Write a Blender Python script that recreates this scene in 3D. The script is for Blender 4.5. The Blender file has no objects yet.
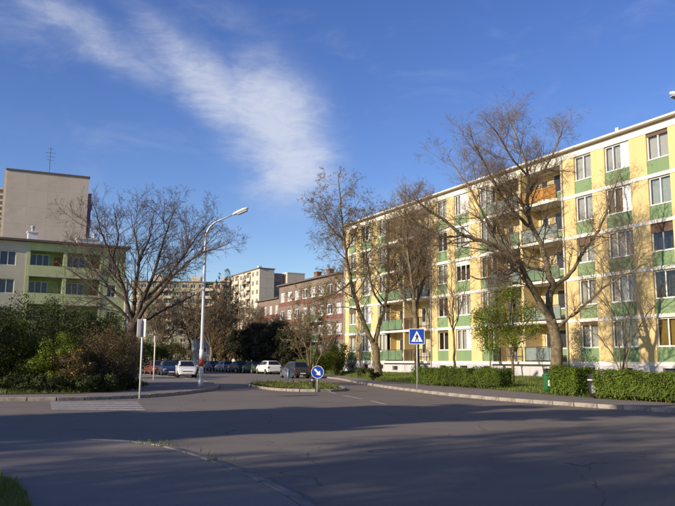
import bpy, bmesh, math, random
import numpy as np
from mathutils import Vector, Matrix
R = math.radians
S = bpy.context.scene
col = S.collection

# ------------------------------------------------------------------ camera
FPX, PITCH, ROLL, EYE = 740.0, 0.1453, 0.0069, 1.5      # fitted on the photograph (675 x 506 px)
def ray(x, y):
    a, b = x-337.5, 253-y
    c, s = math.cos(ROLL), math.sin(ROLL)
    a, b = a*c-b*s, a*s+b*c
    return Vector((a, FPX*math.cos(PITCH)-b*math.sin(PITCH), FPX*math.sin(PITCH)+b*math.cos(PITCH)))
def at(x, y, Y):
    v = ray(x, y); return v*(Y/v.y)+Vector((0, 0, EYE))
def gp(x, y, z=0.0):
    v = ray(x, y); q = v*((z-EYE)/v.z); return Vector((q.x, q.y, z))
cam = bpy.data.cameras.new('camera'); camo = bpy.data.objects.new('camera', cam); col.objects.link(camo)
cam.sensor_width = 36; cam.lens = 36*FPX/675; cam.clip_end = 4000; cam.clip_start = .05
c_, s_ = math.cos(ROLL), math.sin(ROLL)
Rv = Vector((1, 0, 0)); Uv = Vector((0, -math.sin(PITCH), math.cos(PITCH))); Fv = Vector((0, math.cos(PITCH), math.sin(PITCH)))
cx, cy = Rv*c_+Uv*s_, Uv*c_-Rv*s_
camo.matrix_world = Matrix(((cx.x, cy.x, -Fv.x, 0), (cx.y, cy.y, -Fv.y, 0), (cx.z, cy.z, -Fv.z, EYE), (0, 0, 0, 1)))
S.camera = camo

# ------------------------------------------------------------------ light
SUN_AZ, SUN_EL = 215.5, 20.5            # azimuth measured from +X, counter-clockwise
SUN_STRENGTH, SKY_STRENGTH, EXPOSURE = 5.0, 0.085, 0.40
sd = Vector((math.cos(R(SUN_AZ))*math.cos(R(SUN_EL)), math.sin(R(SUN_AZ))*math.cos(R(SUN_EL)), math.sin(R(SUN_EL))))
sl = bpy.data.lights.new('sun', 'SUN'); sl.energy = SUN_STRENGTH; sl.angle = R(.55); sl.color = (1, .86, .68)
so = bpy.data.objects.new('sun', sl); col.objects.link(so); so.rotation_euler = sd.to_track_quat('Z', 'Y').to_euler()
W = bpy.data.worlds.new('World'); S.world = W; W.use_nodes = True
S.view_settings.view_transform = 'Standard'; S.view_settings.look = 'None'
S.view_settings.exposure = EXPOSURE; S.view_settings.gamma = 1; S.view_settings.use_curve_mapping = False

class NT:
    def __init__(s, t): s.t = t
    def n(s, typ, **k):
        x = s.t.nodes.new(typ)
        for a, b in k.items(): setattr(x, a, b)
        return x
    def l(s, a, b): s.t.links.new(a, b)
    def put(s, sock, v):
        if hasattr(v, 'default_value') and hasattr(v, 'links'): s.l(v, sock)
        else: sock.default_value = v
    def m(s, op, a, b=0.0, c=None, clamp=False):
        x = s.n('ShaderNodeMath', operation=op); x.use_clamp = clamp
        s.put(x.inputs[0], a); s.put(x.inputs[1], b)
        if c is not None: s.put(x.inputs[2], c)
        return x.outputs[0]
    def mix(s, f, a, b, bt='MIX'):
        x = s.n('ShaderNodeMix', data_type='RGBA', blend_type=bt)
        s.put(x.inputs[0], f); s.put(x.inputs[6], a); s.put(x.inputs[7], b)
        return x.outputs[2]
    def noise(s, vec, scale, detail=3, rough=.55, dist=0):
        x = s.n('ShaderNodeTexNoise'); x.inputs['Scale'].default_value = scale; x.inputs['Detail'].default_value = detail
        x.inputs['Roughness'].default_value = rough; x.inputs['Distortion'].default_value = dist
        if vec is not None: s.l(vec, x.inputs['Vector'])
        return x.outputs[0]
    def ramp(s, v, lo, hi, a=0., b=1.):
        x = s.n('ShaderNodeMapRange'); x.interpolation_type = 'SMOOTHSTEP'
        s.put(x.inputs[0], v); x.inputs[1].default_value = lo; x.inputs[2].default_value = hi
        x.inputs[3].default_value = a; x.inputs[4].default_value = b
        return x.outputs[0]

def build_world():
    t = NT(W.node_tree); W.node_tree.nodes.clear()
    out = t.n('ShaderNodeOutputWorld'); bg = t.n('ShaderNodeBackground'); bg.inputs[1].default_value = SKY_STRENGTH
    sky = t.n('ShaderNodeTexSky'); sky.sky_type = 'NISHITA'; sky.sun_disc = False
    sky.sun_elevation = R(SUN_EL); sky.sun_rotation = R(90-SUN_AZ)
    sky.altitude = 100; sky.air_density = 1.0; sky.dust_density = .35; sky.ozone_density = 2.6
    hsv = t.n('ShaderNodeHueSaturation'); hsv.inputs['Hue'].default_value = .522; hsv.inputs['Saturation'].default_value = 1.22; hsv.inputs['Value'].default_value = 1.42
    t.l(sky.outputs[0], hsv.inputs['Color'])
    tc = t.n('ShaderNodeTexCoord'); sx = t.n('ShaderNodeSeparateXYZ'); t.l(tc.outputs['Generated'], sx.inputs[0])
    az = t.m('ARCTAN2', sx.outputs[0], sx.outputs[1]); el = t.m('ARCSINE', sx.outputs[2])
    # wispy warp shared by all clouds
    cmb = t.n('ShaderNodeCombineXYZ'); t.l(az, cmb.inputs[0]); t.l(el, cmb.inputs[1])
    rot = t.n('ShaderNodeMapping'); rot.inputs['Rotation'].default_value = (0, 0, R(32)); rot.inputs['Scale'].default_value = (1, 2.6, 1)
    t.l(cmb.outputs[0], rot.inputs[0]); P = rot.outputs[0]
    n1 = t.noise(P, 7, 7, .62, .5); n2 = t.noise(P, 26, 6, .65, .8); n3 = t.noise(cmb.outputs[0], 5, 4, .6)
    wa = t.m('MULTIPLY_ADD', t.m('SUBTRACT', n1, .5), .10, az); we = t.m('MULTIPLY_ADD', t.m('SUBTRACT', n3, .5), .09, el)
    tot = None
    for (px, py, rx, ry, ang, amp) in [(218, 96, 115, 32, 38, .75), (272, 122, 66, 50, 45, .95), (292, 165, 46, 46, 60, .95),
                                       (95, 42, 130, 22, 22, .50), (150, 62, 70, 20, 28, .42), (20, 12, 90, 20, 15, .30), (255, 40, 110, 22, 35, .22),
                                       (40, 128, 110, 26, 8, .15), (140, 135, 70, 25, 10, .10), (232, 223, 45, 5, 5, .12), (100, 226, 40, 14, 0, .3)]:
        v = ray(px, py).normalized(); a0 = math.atan2(v.x, v.y); e0 = math.asin(v.z)
        c, s = math.cos(R(-ang)), math.sin(R(-ang))
        dx = t.m('SUBTRACT', wa, a0); dy = t.m('SUBTRACT', we, e0)
        u = t.m('MULTIPLY', t.m('ADD', t.m('MULTIPLY', dx, c), t.m('MULTIPLY', dy, s)), 748/rx)
        w = t.m('MULTIPLY', t.m('SUBTRACT', t.m('MULTIPLY', dy, c), t.m('MULTIPLY', dx, s)), 748/ry)
        g = t.m('MULTIPLY', t.m('POWER', 2.718, t.m('MULTIPLY', t.m('ADD', t.m('MULTIPLY', u, u), t.m('MULTIPLY', w, w)), -.9)), amp)
        tot = g if tot is None else t.m('MAXIMUM', tot, g)
    # thin cirrus over the whole sky
    thin = t.m('MULTIPLY', t.ramp(n1, .5, .78), .10)
    streak = t.m('MULTIPLY_ADD', n2, .9, t.m('MULTIPLY_ADD', n1, .6, .2))
    k = t.m('MULTIPLY', t.m('ADD', t.ramp(t.m('MULTIPLY', tot, streak), .06, .95, 0, .76), thin), t.ramp(el, -.02, .1), clamp=True)
    fin = t.mix(k, hsv.outputs[0], (6.6, 6.9, 7.7, 1))
    t.l(fin, bg.inputs[0]); t.l(bg.outputs[0], out.inputs[0])
build_world()

# ------------------------------------------------------------------ materials
def newmat(name):
    m = bpy.data.materials.new(name); m.use_nodes = True; t = NT(m.node_tree)
    return m, t, m.node_tree.nodes['Principled BSDF']
def mat(name, c, rough=.8, var=.12, scale=3., bump=0., bscale=40., c2=None, lo=.45, hi=.7, spec=.3, metal=0., streak=False, coat=0., dscale=None):
    m, t, b = newmat(name)
    tc = t.n('ShaderNodeTexCoord'); P = tc.outputs['Object']
    if streak:
        mp = t.n('ShaderNodeMapping'); mp.inputs['Scale'].default_value = (1, 1, .12); t.l(P, mp.inputs[0]); P2 = mp.outputs[0]
    else: P2 = P
    oi = t.n('ShaderNodeObjectInfo')
    nz = t.noise(P2, scale, 6, .62)
    k = t.m('MULTIPLY_ADD', t.m('SUBTRACT', nz, .5), var*2.6, t.m('MULTIPLY_ADD', oi.outputs['Random'], var*.5, 1-var*.25))
    base = (*c, 1)
    if c2 is not None:
        nn = t.noise(P2, dscale or scale*.7, 7, .68, .4)
        base = t.mix(t.ramp(nn, lo, hi), (*c, 1), (*c2, 1))
    o = t.n('ShaderNodeVectorMath', operation='SCALE')
    t.put(o.inputs[0], base if not isinstance(base, tuple) else base[:3]); t.l(k, o.inputs['Scale'])
    t.l(o.outputs[0], b.inputs['Base Color'])
    b.inputs['Roughness'].default_value = rough; b.inputs['Specular IOR Level'].default_value = spec
    b.inputs['Metallic'].default_value = metal; b.inputs['Coat Weight'].default_value = coat
    if bump:
        bp = t.n('ShaderNodeBump'); bp.inputs['Strength'].default_value = bump; bp.inputs['Distance'].default_value = .02
        t.l(t.noise(P, bscale, 5, .65), bp.inputs['Height']); t.l(bp.outputs[0], b.inputs['Normal'])
    return m
def leafmat(name, c, c2, trans=.35, rough=.5):
    m, t, b = newmat(name)
    g = t.n('ShaderNodeNewGeometry'); oi = t.n('ShaderNodeObjectInfo')
    colr = t.mix(g.outputs['Random Per Island'], (*c, 1), (*c2, 1))
    tc = t.n('ShaderNodeTexCoord'); k = t.ramp(t.noise(tc.outputs['Object'], 1.3, 3), .3, .7, .7, 1.25)
    o = t.n('ShaderNodeVectorMath', operation='SCALE'); t.l(colr, o.inputs[0]); t.l(t.m('MULTIPLY', k, t.m('MULTIPLY_ADD', oi.outputs['Random'], .3, .85)), o.inputs['Scale'])
    t.l(o.outputs[0], b.inputs['Base Color']); b.inputs['Roughness'].default_value = rough; b.inputs['Specular IOR Level'].default_value = .25
    tr = t.n('ShaderNodeBsdfTranslucent'); t.l(o.outputs[0], tr.inputs[0])
    mx = t.n('ShaderNodeMixShader'); mx.inputs[0].default_value = trans
    t.l(b.outputs[0], mx.inputs[1]); t.l(tr.outputs[0], mx.inputs[2])
    t.l(mx.outputs[0], m.node_tree.nodes['Material Output'].inputs[0])
    return m
def glassmat(name, tint=.8):
    m, t, b = newmat(name); m.node_tree.nodes.remove(b)
    fr = t.n('ShaderNodeLayerWeight')
    tc = t.n('ShaderNodeTexCoord'); bp = t.n('ShaderNodeBump'); bp.inputs['Strength'].default_value = .04; bp.inputs['Distance'].default_value = .05
    t.l(t.noise(tc.outputs['Object'], 1.6, 2), bp.inputs['Height'])
    gl = t.n('ShaderNodeBsdfGlossy'); gl.inputs['Roughness'].default_value = .02; t.l(bp.outputs[0], gl.inputs['Normal'])
    tr = t.n('ShaderNodeBsdfTransparent'); tr.inputs[0].default_value = (tint, tint*1.02, tint, 1)
    mx = t.n('ShaderNodeMixShader'); t.l(t.m('MULTIPLY_ADD', t.m('POWER', fr.outputs['Facing'], 4.5), .9, .06, clamp=True), mx.inputs[0])
    t.l(tr.outputs[0], mx.inputs[1]); t.l(gl.outputs[0], mx.inputs[2])
    t.l(mx.outputs[0], m.node_tree.nodes['Material Output'].inputs[0])
    return m
def asphalt(name, c, crack=True, patch=.25):
    m, t, b = newmat(name)
    tc = t.n('ShaderNodeTexCoord'); P = tc.outputs['Object']
    big = t.noise(P, .16, 5, .6, .3); mid = t.noise(P, 1.3, 6, .65); fine = t.noise(P, 60, 4, .7)
    grit = t.noise(P, 190, 2, .6)
    k = t.m('ADD', t.m('MULTIPLY_ADD', t.m('SUBTRACT', big, .5), patch*2.2, 1), t.m('MULTIPLY', t.m('SUBTRACT', mid, .5), .35))
    spot = t.ramp(t.noise(P, .55, 8, .7, .6), .56, .68); k = t.m('MULTIPLY', k, t.m('MULTIPLY_ADD', spot, -.16, 1))
    mp = t.n('ShaderNodeMapping'); mp.inputs['Rotation'].default_value = (0, 0, R(-62)); mp.inputs['Scale'].default_value = (.05, .9, 1); t.l(P, mp.inputs[0])
    k = t.m('ADD', k, t.m('MULTIPLY', t.m('SUBTRACT', t.noise(mp.outputs[0], 1.2, 4, .6), .5), .30))
    k = t.m('ADD', k, t.m('MULTIPLY', t.m('SUBTRACT', fine, .5), .6))
    k = t.m('ADD', k, t.m('MULTIPLY', t.m('SUBTRACT', grit, .5), .35))
    if crack:
        wv = t.n('ShaderNodeVectorMath', operation='ADD'); ns = t.n('ShaderNodeTexNoise'); ns.inputs['Scale'].default_value = .9; ns.inputs['Detail'].default_value = 5
        t.l(P, ns.inputs['Vector']); t.l(P, wv.inputs[0]); t.l(ns.outputs['Color'], wv.inputs[1])
        vo = t.n('ShaderNodeTexVoronoi'); vo.feature = 'DISTANCE_TO_EDGE'; vo.inputs['Scale'].default_value = .22; t.l(wv.outputs[0], vo.inputs['Vector'])
        cr = t.m('MULTIPLY', t.ramp(vo.outputs['Distance'], .001, .006, 1, 0), t.ramp(mid, .42, .55))
        k = t.m('MULTIPLY', k, t.m('MULTIPLY_ADD', cr, -.5, 1))
    o = t.n('ShaderNodeVectorMath', operation='SCALE'); o.inputs[0].default_value = c; t.l(k, o.inputs['Scale'])
    t.l(o.outputs[0], b.inputs['Base Color']); b.inputs['Roughness'].default_value = .82; b.inputs['Specular IOR Level'].default_value = .3
    bp = t.n('ShaderNodeBump'); bp.inputs['Strength'].default_value = .55; bp.inputs['Distance'].default_value = .012
    t.l(t.m('ADD', fine, t.m('MULTIPLY', grit, .8)), bp.inputs['Height']); t.l(bp.outputs[0], b.inputs['Normal'])
    return m
def paintmat(name, c, under, lo=.42, hi=.6):
    m = mat(name, c, .7, .08, 4, .3, 60, c2=under, lo=lo, hi=hi, dscale=5.)
    return m

M = dict(
    asphalt=asphalt('asphalt', (.172, .148, .122)), footway=asphalt('footway_asphalt', (.20, .172, .148), False, .2),
    kerb=mat('kerb_concrete', (.32, .28, .23), .9, .3, 3, .5, 30, c2=(.15, .13, .11), lo=.42, hi=.68),
    kerbdark=mat('dirty_kerb_concrete', (.21, .19, .17), .9, .25, 4, .5, 30, c2=(.11, .10, .09)),
    soil=mat('soil', (.10, .085, .05), .95, .3, 2, .5, 20, c2=(.06, .075, .025)),
    lawn=mat('lawn', (.075, .10, .02), .95, .3, 1.5, .6, 25, c2=(.12, .11, .04), lo=.5, hi=.75),
    yellow=mat('yellow_plaster', (.62, .475, .225), .9, .10, .8, .25, 60, c2=(.50, .365, .16), lo=.5, hi=.78, streak=True),
    green=mat('green_plaster', (.185, .27, .135), .88, .12, .9, .25, 60, c2=(.125, .19, .095), lo=.5, hi=.8, streak=True),
    white=mat('white_plaster', (.72, .68, .60), .85, .10, 1.2, .2, 60, c2=(.52, .48, .42), lo=.52, hi=.82, streak=True),
    plinth=mat('plinth_render', (.46, .44, .45), .9, .14, 1, .35, 40, c2=(.30, .28, .28), lo=.48, hi=.75, streak=True),
    soffit=mat('soffit_board', (.36, .29, .20), .85, .12, 1, .1),
    frame=mat('window_frame_paint', (.74, .72, .68), .45, .06, 2),
    framed=mat('dark_window_frame', (.16, .09, .05), .6, .1, 2),
    curtain=mat('net_curtain', (.74, .71, .68), .95, .12, 3), curtain2=mat('ochre_curtain', (.42, .27, .08), .95, .15, 3), curtain3=mat('pale_blue_curtain', (.6, .64, .62), .95, .12, 3),
    shutter=mat('brown_shutter', (.14, .085, .06), .7, .12, 2), room=mat('room_interior', (.10, .085, .07), .95, .2, 1),
    door=mat('door_white', (.62, .6, .56), .6, .1, 2),
    glass=glassmat('window_glass'), carglass=mat('car_glass', (.012, .014, .016), .04, .05, 1, spec=.6),
    paleglass=mat('curtained_window_glass', (.42, .41, .40), .12, .25, 1, spec=.6),
    farglass=mat('far_window_glass', (.035, .04, .05), .08, .3, 1, spec=.6),
    railgrey=mat('rail_panel_grey', (.20, .24, .22), .5, .2, 2, c2=(.14, .16, .14)), railgreen=mat('rail_panel_green', (.13, .21, .12), .6, .2, 2, c2=(.09, .14, .08)),
    railwood=mat('rail_panel_orange', (.36, .17, .035), .6, .2, 5, c2=(.28, .12, .02), streak=True), railmetal=mat('rail_metal', (.10, .09, .08), .5, .1, 4, metal=.4),
    ochre=mat('loggia_ochre', (.56, .43, .20), .9, .1, 1, .2),
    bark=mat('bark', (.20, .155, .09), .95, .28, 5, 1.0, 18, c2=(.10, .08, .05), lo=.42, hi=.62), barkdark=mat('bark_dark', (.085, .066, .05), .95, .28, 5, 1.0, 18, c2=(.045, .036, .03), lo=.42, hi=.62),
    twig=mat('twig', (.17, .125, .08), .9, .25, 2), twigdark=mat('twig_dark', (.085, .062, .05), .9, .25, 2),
    pole=mat('galvanised_pole', (.52, .52, .54), .5, .1, 3, .15, 30, metal=.25, c2=(.42, .42, .43)), lampwhite=mat('lamp_head_paint', (.62, .62, .62), .4, .06, 3), red=mat('red_paint', (.42, .07, .04), .6, .2, 4), whitep=mat('white_paint', (.66, .64, .62), .6, .12, 4),
    lens=mat('lamp_lens', (.45, .46, .48), .15, .05, 2),
    blue=mat('sign_blue', (.012, .055, .36), .35, .08, 2), signwhite=mat('sign_white', (.78, .78, .78), .4, .06, 3), black=mat('black_plastic', (.02, .02, .02), .5, .1, 3), signback=mat('sign_back', (.33, .34, .36), .5, .1, 2, metal=.4),
    bingreen=mat('bin_green', (.02, .11, .035), .5, .15, 4), tyre=mat('tyre_rubber', (.018, .018, .018), .85, .1, 5), rim=mat('wheel_rim', (.4, .4, .41), .35, .1, 3, metal=.8),
    carwhite=mat('car_white', (.66, .66, .64), .3, .04, 1, coat=.6), cardark=mat('car_charcoal', (.035, .04, .045), .3, .05, 1, coat=.6), carblue=mat('car_blue', (.015, .028, .075), .3, .05, 1, coat=.6),
    carred=mat('car_orange_red', (.17, .045, .025), .3, .05, 1, coat=.6), carsilver=mat('car_silver', (.34, .35, .37), .3, .04, 1, metal=.4, coat=.6), cargreen=mat('car_green', (.025, .06, .03), .3, .05, 1, coat=.6),
    vanblue=mat('van_pale_blue', (.20, .23, .29), .5, .08, 1), headl=mat('headlight_lens', (.55, .57, .6), .1, .05, 1, spec=.7), taill=mat('taillight_lens', (.28, .015, .01), .15, .05, 1, spec=.6), plate=mat('number_plate', (.7, .7, .66), .5, .05, 2),
    beige=mat('beige_panel', (.52, .44, .36), .9, .08, .5, .15, 30, c2=(.45, .375, .305), lo=.45, hi=.75), cream=mat('cream_panel', (.58, .50, .39), .9, .08, .5, .15, 30, c2=(.5, .42, .29), lo=.45, hi=.8),
    shadepaint=mat('painted_shade_panel', (.16, .10, .20), .9, .1, .5), grime=mat('roof_edge', (.12, .10, .09), .9, .2, 1), roof=mat('roof_felt', (.14, .13, .12), .95, .2, .5),  # the violet panel colour paints in shade on the tower's right side
    limeplaster=mat('lime_plaster', (.46, .50, .25), .9, .12, .8, .2, 40, c2=(.38, .41, .19), lo=.45, hi=.75), limegreen=mat('lime_green_paint', (.26, .36, .12), .85, .12, 1), fawn=mat('fawn_plaster', (.52, .48, .36), .9, .12, .8, .2, 40, c2=(.43, .39, .28), lo=.45, hi=.75),
    greywall=mat('grey_plaster', (.20, .155, .125), .9, .14, .6, .2, 30, c2=(.155, .118, .095), lo=.45, hi=.7), brick=mat('red_brick', (.19, .075, .055), .9, .25, 1.5, .4, 30, c2=(.17, .10, .08), lo=.42, hi=.62), wood=mat('brown_door', (.20, .075, .03), .7, .15, 4),
    zebra=paintmat('zebra_paint', (.40, .38, .36), (.17, .155, .145), .46, .66), dash=paintmat('lane_paint', (.42, .40, .38), (.17, .155, .145), .45, .7),
    dim=mat('brown_grey_panel', (.24, .20, .19), .9, .15, .5), panel2=mat('weathered_panel', (.36, .29, .20), .9, .15, .3, c2=(.28, .22, .15), lo=.4, hi=.7), panel3=mat('pale_weathered_panel', (.44, .36, .24), .9, .15, .3, c2=(.34, .27, .18), lo=.4, hi=.7),
    olive=mat('olive_panel', (.17, .18, .10), .9, .15, .5),
    hill=mat('distant_greenery', (.06, .055, .03), .95, .3, .05),
)
M['leaf_hedge'] = leafmat('hedge_leaf', (.075, .14, .008), (.16, .21, .022))
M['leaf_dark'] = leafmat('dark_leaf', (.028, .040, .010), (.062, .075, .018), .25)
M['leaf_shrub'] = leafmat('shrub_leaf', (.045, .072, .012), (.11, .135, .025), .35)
M['leaf_fresh'] = leafmat('fresh_leaf', (.095, .15, .010), (.19, .225, .028), .4)
M['leaf_bud'] = leafmat('bud_leaf', (.16, .15, .04), (.25, .21, .07), .4)
M['leaf_brown'] = leafmat('brown_leaf', (.10, .075, .035), (.17, .125, .055), .3)
M['leaf_conifer'] = leafmat('conifer_leaf', (.020, .024, .010), (.046, .046, .018), .15)
M['flower'] = leafmat('yellow_flower', (.42, .27, .02), (.5, .36, .05), .3)
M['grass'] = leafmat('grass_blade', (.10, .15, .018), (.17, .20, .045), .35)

# ------------------------------------------------------------------ builders
def props(o, label=None, cat=None, group=None, kind=None):
    if label: o['label'] = label
    if cat: o['category'] = cat
    if group: o['group'] = group
    if kind: o['kind'] = kind
    return o
def empty(name, loc=(0, 0, 0), rz=0., label=None, cat=None, group=None, kind=None):
    o = bpy.data.objects.new(name, None); col.objects.link(o); o.location = loc; o.rotation_euler = (0, 0, rz)
    o.empty_display_size = .3
    return props(o, label, cat, group, kind)
def link(name, me, parent=None, loc=(0, 0, 0), rz=0.):
    o = bpy.data.objects.new(name, me); col.objects.link(o); o.location = loc
    if rz: o.rotation_euler = (0, 0, rz)
    o.parent = parent
    return o
class MB:
    def __init__(s): s.v = []; s.f = []; s.mi = []
    def add(s, vs, fs, mi=0):
        k = len(s.v); s.v += [tuple(p) for p in vs]; s.f += [tuple(i+k for i in f) for f in fs]; s.mi += [mi]*len(fs); return s
    def box(s, x0, x1, y0, y1, z0, z1, mi=0):
        return s.add([(x0, y0, z0), (x1, y0, z0), (x1, y1, z0), (x0, y1, z0), (x0, y0, z1), (x1, y0, z1), (x1, y1, z1), (x0, y1, z1)],
                     [(0, 3, 2, 1), (4, 5, 6, 7), (0, 1, 5, 4), (1, 2, 6, 5), (2, 3, 7, 6), (3, 0, 4, 7)], mi)
    def tube(s, pts, rad, n=8, mi=0, cap=True):
        pts = [Vector(p) for p in pts]; k0 = len(s.v); m = len(pts)
        if not hasattr(rad, '__len__'): rad = [rad]*m
        T = (pts[1]-pts[0]).normalized(); a = T.orthogonal().normalized()
        for i, p in enumerate(pts):
            T = (pts[min(i+1, m-1)]-pts[max(i-1, 0)]).normalized()
            a = (a-T*a.dot(T)).normalized(); b = T.cross(a)
            for j in range(n):
                an = 2*math.pi*j/n; q = p+(a*math.cos(an)+b*math.sin(an))*rad[i]; s.v.append((q.x, q.y, q.z))
        for i in range(m-1):
            for j in range(n):
                j2 = (j+1) % n; s.f.append((k0+i*n+j, k0+i*n+j2, k0+(i+1)*n+j2, k0+(i+1)*n+j)); s.mi.append(mi)
        if cap:
            s.f.append(tuple(k0+j for j in range(n-1, -1, -1))); s.f.append(tuple(k0+(m-1)*n+j for j in range(n))); s.mi += [mi, mi]
        return s
    def prism(s, outline, y0, y1, mi=0):            # outline in x-z, extruded along y
        n = len(outline); k = len(s.v)
        s.v += [(x, y0, z) for x, z in outline]+[(x, y1, z) for x, z in outline]
        s.f += [tuple(k+i for i in range(n)), tuple(k+2*n-1-i for i in range(n))]+[(k+i, k+n+i, k+n+(i+1) % n, k+(i+1) % n) for i in range(n)]
        s.mi += [mi]*(n+2); return s
    def mesh(s, name, mats, smooth=False, bevel=0.):
        me = bpy.data.meshes.new(name); me.from_pydata(s.v, [], s.f)
        for m in (mats if isinstance(mats, (list, tuple)) else [mats]): me.materials.append(m)
        if any(s.mi): me.polygons.foreach_set('material_index', s.mi)
        bm = bmesh.new(); bm.from_mesh(me)
        if bevel: bmesh.ops.bevel(bm, geom=bm.edges[:], offset=bevel, segments=1, affect='EDGES')
        bmesh.ops.recalc_face_normals(bm, faces=bm.faces[:]); bm.to_mesh(me); bm.free()
        if smooth: me.shade_smooth()
        return me
    def build(s, name, mats, parent=None, loc=(0, 0, 0), smooth=False, bevel=0.):
        return link(name, s.mesh(name, mats, smooth, bevel), parent, loc)
def box(name, x0, x1, y0, y1, z0, z1, m, parent, bevel=0.):
    return MB().box(x0, x1, y0, y1, z0, z1).build(name, m, parent, bevel=bevel)
_cache = {}
def cached(key, fn):
    if key not in _cache: _cache[key] = fn()
    return _cache[key]
def wall_open(name, x0, x1, z0, z1, ops, y, depth, m, parent):
    """front wall sheet with real openings and reveals (local x-z plane, looking along +y)"""
    xs = sorted({x0, x1, *[o[0] for o in ops], *[o[1] for o in ops]}); zs = sorted({z0, z1, *[o[2] for o in ops], *[o[3] for o in ops]})
    b = MB()
    for i in range(len(xs)-1):
        for j in range(len(zs)-1):
            mx, mz = (xs[i]+xs[i+1])/2, (zs[j]+zs[j+1])/2
            if any(o[0] < mx < o[1] and o[2] < mz < o[3] for o in ops): continue
            b.add([(xs[i], y, zs[j]), (xs[i+1], y, zs[j]), (xs[i+1], y, zs[j+1]), (xs[i], y, zs[j+1])], [(0, 1, 2, 3)])
    for (a, c, e, f) in list(ops)+[(x0, x1, z0, z1)]:
        v = [(a, e), (c, e), (c, f), (a, f)]
        b.add([(p, y, q) for p, q in v]+[(p, y+depth, q) for p, q in v], [(i, (i+1) % 4, 4+(i+1) % 4, 4+i) for i in range(4)])
    me = bpy.data.meshes.new(name); me.from_pydata(b.v, [], b.f); me.materials.append(m)
    return link(name, me, parent)

def frame_mesh(w, h, n, fw, panel, mkey):
    def fn():
        b = MB(); b.box(0, w, 0, .07, 0, fw); b.box(0, w, 0, .07, h-fw, h); b.box(0, fw, 0, .07, fw, h-fw); b.box(w-fw, w, 0, .07, fw, h-fw)
        pw = w*(1-panel)
        for i in range(1, n): x = pw*i/n; b.box(x-fw*.6, x+fw*.6, .004, .066, fw, h-fw)
        if panel: b.box(pw-fw*.5, w-fw, .012, .06, fw, h-fw)
        return b.mesh('window', M[mkey])
    return cached(('fr', round(w, 3), round(h, 3), n, fw, panel, mkey), fn)
def pane_mesh(w, h, mkey):
    return cached(('pane', round(w, 3), round(h, 3), mkey), lambda: MB().box(0, w, 0, .012, 0, h).mesh('pane', M[mkey]))
def curtain_mesh(w, h, mkey, seed):
    def fn():
        b = MB(); n = max(8, int(w*22)); rg = random.Random(seed); ph = rg.random()*6; v = []
        for i in range(n+1):
            x = w*i/n; y = .025*math.sin(i*2.1+ph)+.012*math.sin(i*.9); v += [(x, y, 0), (x, y, h)]
        b.add(v, [(2*i, 2*i+2, 2*i+3, 2*i+1) for i in range(n)])
        me = bpy.data.meshes.new('curtain'); me.from_pydata(b.v, [], b.f); me.materials.append(M[mkey]); me.shade_smooth(); return me
    return cached(('cur', round(w, 2), round(h, 2), mkey, seed), fn)
def window(parent, x0, x1, z0, z1, y, n=2, panel=0., fw=.065, fm='frame', gm='glass', curtain=None, blind=0., sill=True, rg=random):
    w, h = x1-x0, z1-z0
    o = link('window', frame_mesh(w, h, n, fw, panel, fm), parent, (x0, y, z0))
    pw = (w*(1-panel))/n
    for i in range(n): link('pane', pane_mesh(pw-fw*.9, h-2*fw+.01, gm), o, (pw*i+fw*.45, .03, fw-.005))
    if curtain: link('curtain', curtain_mesh(w*(1-panel)-.02, h-.02, curtain, rg.randrange(4)), o, (.01, .19, .01))
    if blind: 
        b = MB(); k = int(blind*h/.055)
        for i in range(k): b.box(.01, w-.01, -.035, -.012, h-.055*(i+1)+.006, h-.055*i)
        link('roller_shutter', cached(('bl', round(w, 2), k), lambda: b.mesh('roller_shutter', M['shutter'])), o)
    if sill: link('sill', cached(('sill', round(w, 3)), lambda: MB().box(0, w, -.10, .005, -.035, -.003).mesh('sill', M['frame'])), o)
    return o
def farwindow(parent, x0, x1, z0, z1, y, n=2, fw=.09, fm='frame', gm='farglass'):
    w, h = x1-x0, z1-z0
    o = link('window', frame_mesh(w, h, n, fw, 0., fm), parent, (x0, y, z0))
    link('pane', pane_mesh(w-2*fw+.02, h-2*fw+.02, gm), o, (fw-.01, .035, fw-.01))
    return o

# ------------------------------------------------------------------ the ground
YAW = .4735
D = Vector((-math.sin(YAW), math.cos(YAW), 0)); N = Vector((math.cos(YAW), math.sin(YAW), 0))
def poly(name, pts, z, m, kind='structure', parent=None):
    me = bpy.data.meshes.new(name); bm = bmesh.new()
    f = bm.faces.new([bm.verts.new((p[0], p[1], z)) for p in pts]); bm.normal_update()
    if f.normal.z < 0: f.normal_flip()
    bmesh.ops.triangulate(bm, faces=[f]); bm.to_mesh(me); bm.free(); me.materials.append(m)
    o = link(name, me, parent)
    if kind: o['kind'] = kind
    return o
def smooth_line(pts, step=1.0):
    """Catmull-Rom through the points, resampled at an even step"""
    P = [Vector((p[0], p[1], 0)) for p in pts]; P = [P[0]*2-P[1]]+P+[P[-1]*2-P[-2]]; out = []
    for i in range(1, len(P)-2):
        for j in range(24):
            t = j/24; a, b, c, d = P[i-1], P[i], P[i+1], P[i+2]
            out.append(.5*((2*b)+(c-a)*t+(2*a-5*b+4*c-d)*t*t+(3*b-a-3*c+d)*t**3))
    out.append(P[-2]); res = [out[0]]; acc = 0
    for i in range(1, len(out)):
        a, b = out[i-1], out[i]; L = (b-a).length
        while L > 0 and acc+L >= step:
            k = (step-acc)/L; a = a+(b-a)*k; res.append(a.copy()); L = (b-a).length; acc = 0
        acc += L
    return res
poly('ground', [(-1500, -800), (1500, -800), (1500, 2600), (-1500, 2600)], -.05, M['soil'])
poly('road', [(-90, -60), (70, -60), (70, 190), (-90, 190)], 0, M['asphalt'])
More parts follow.
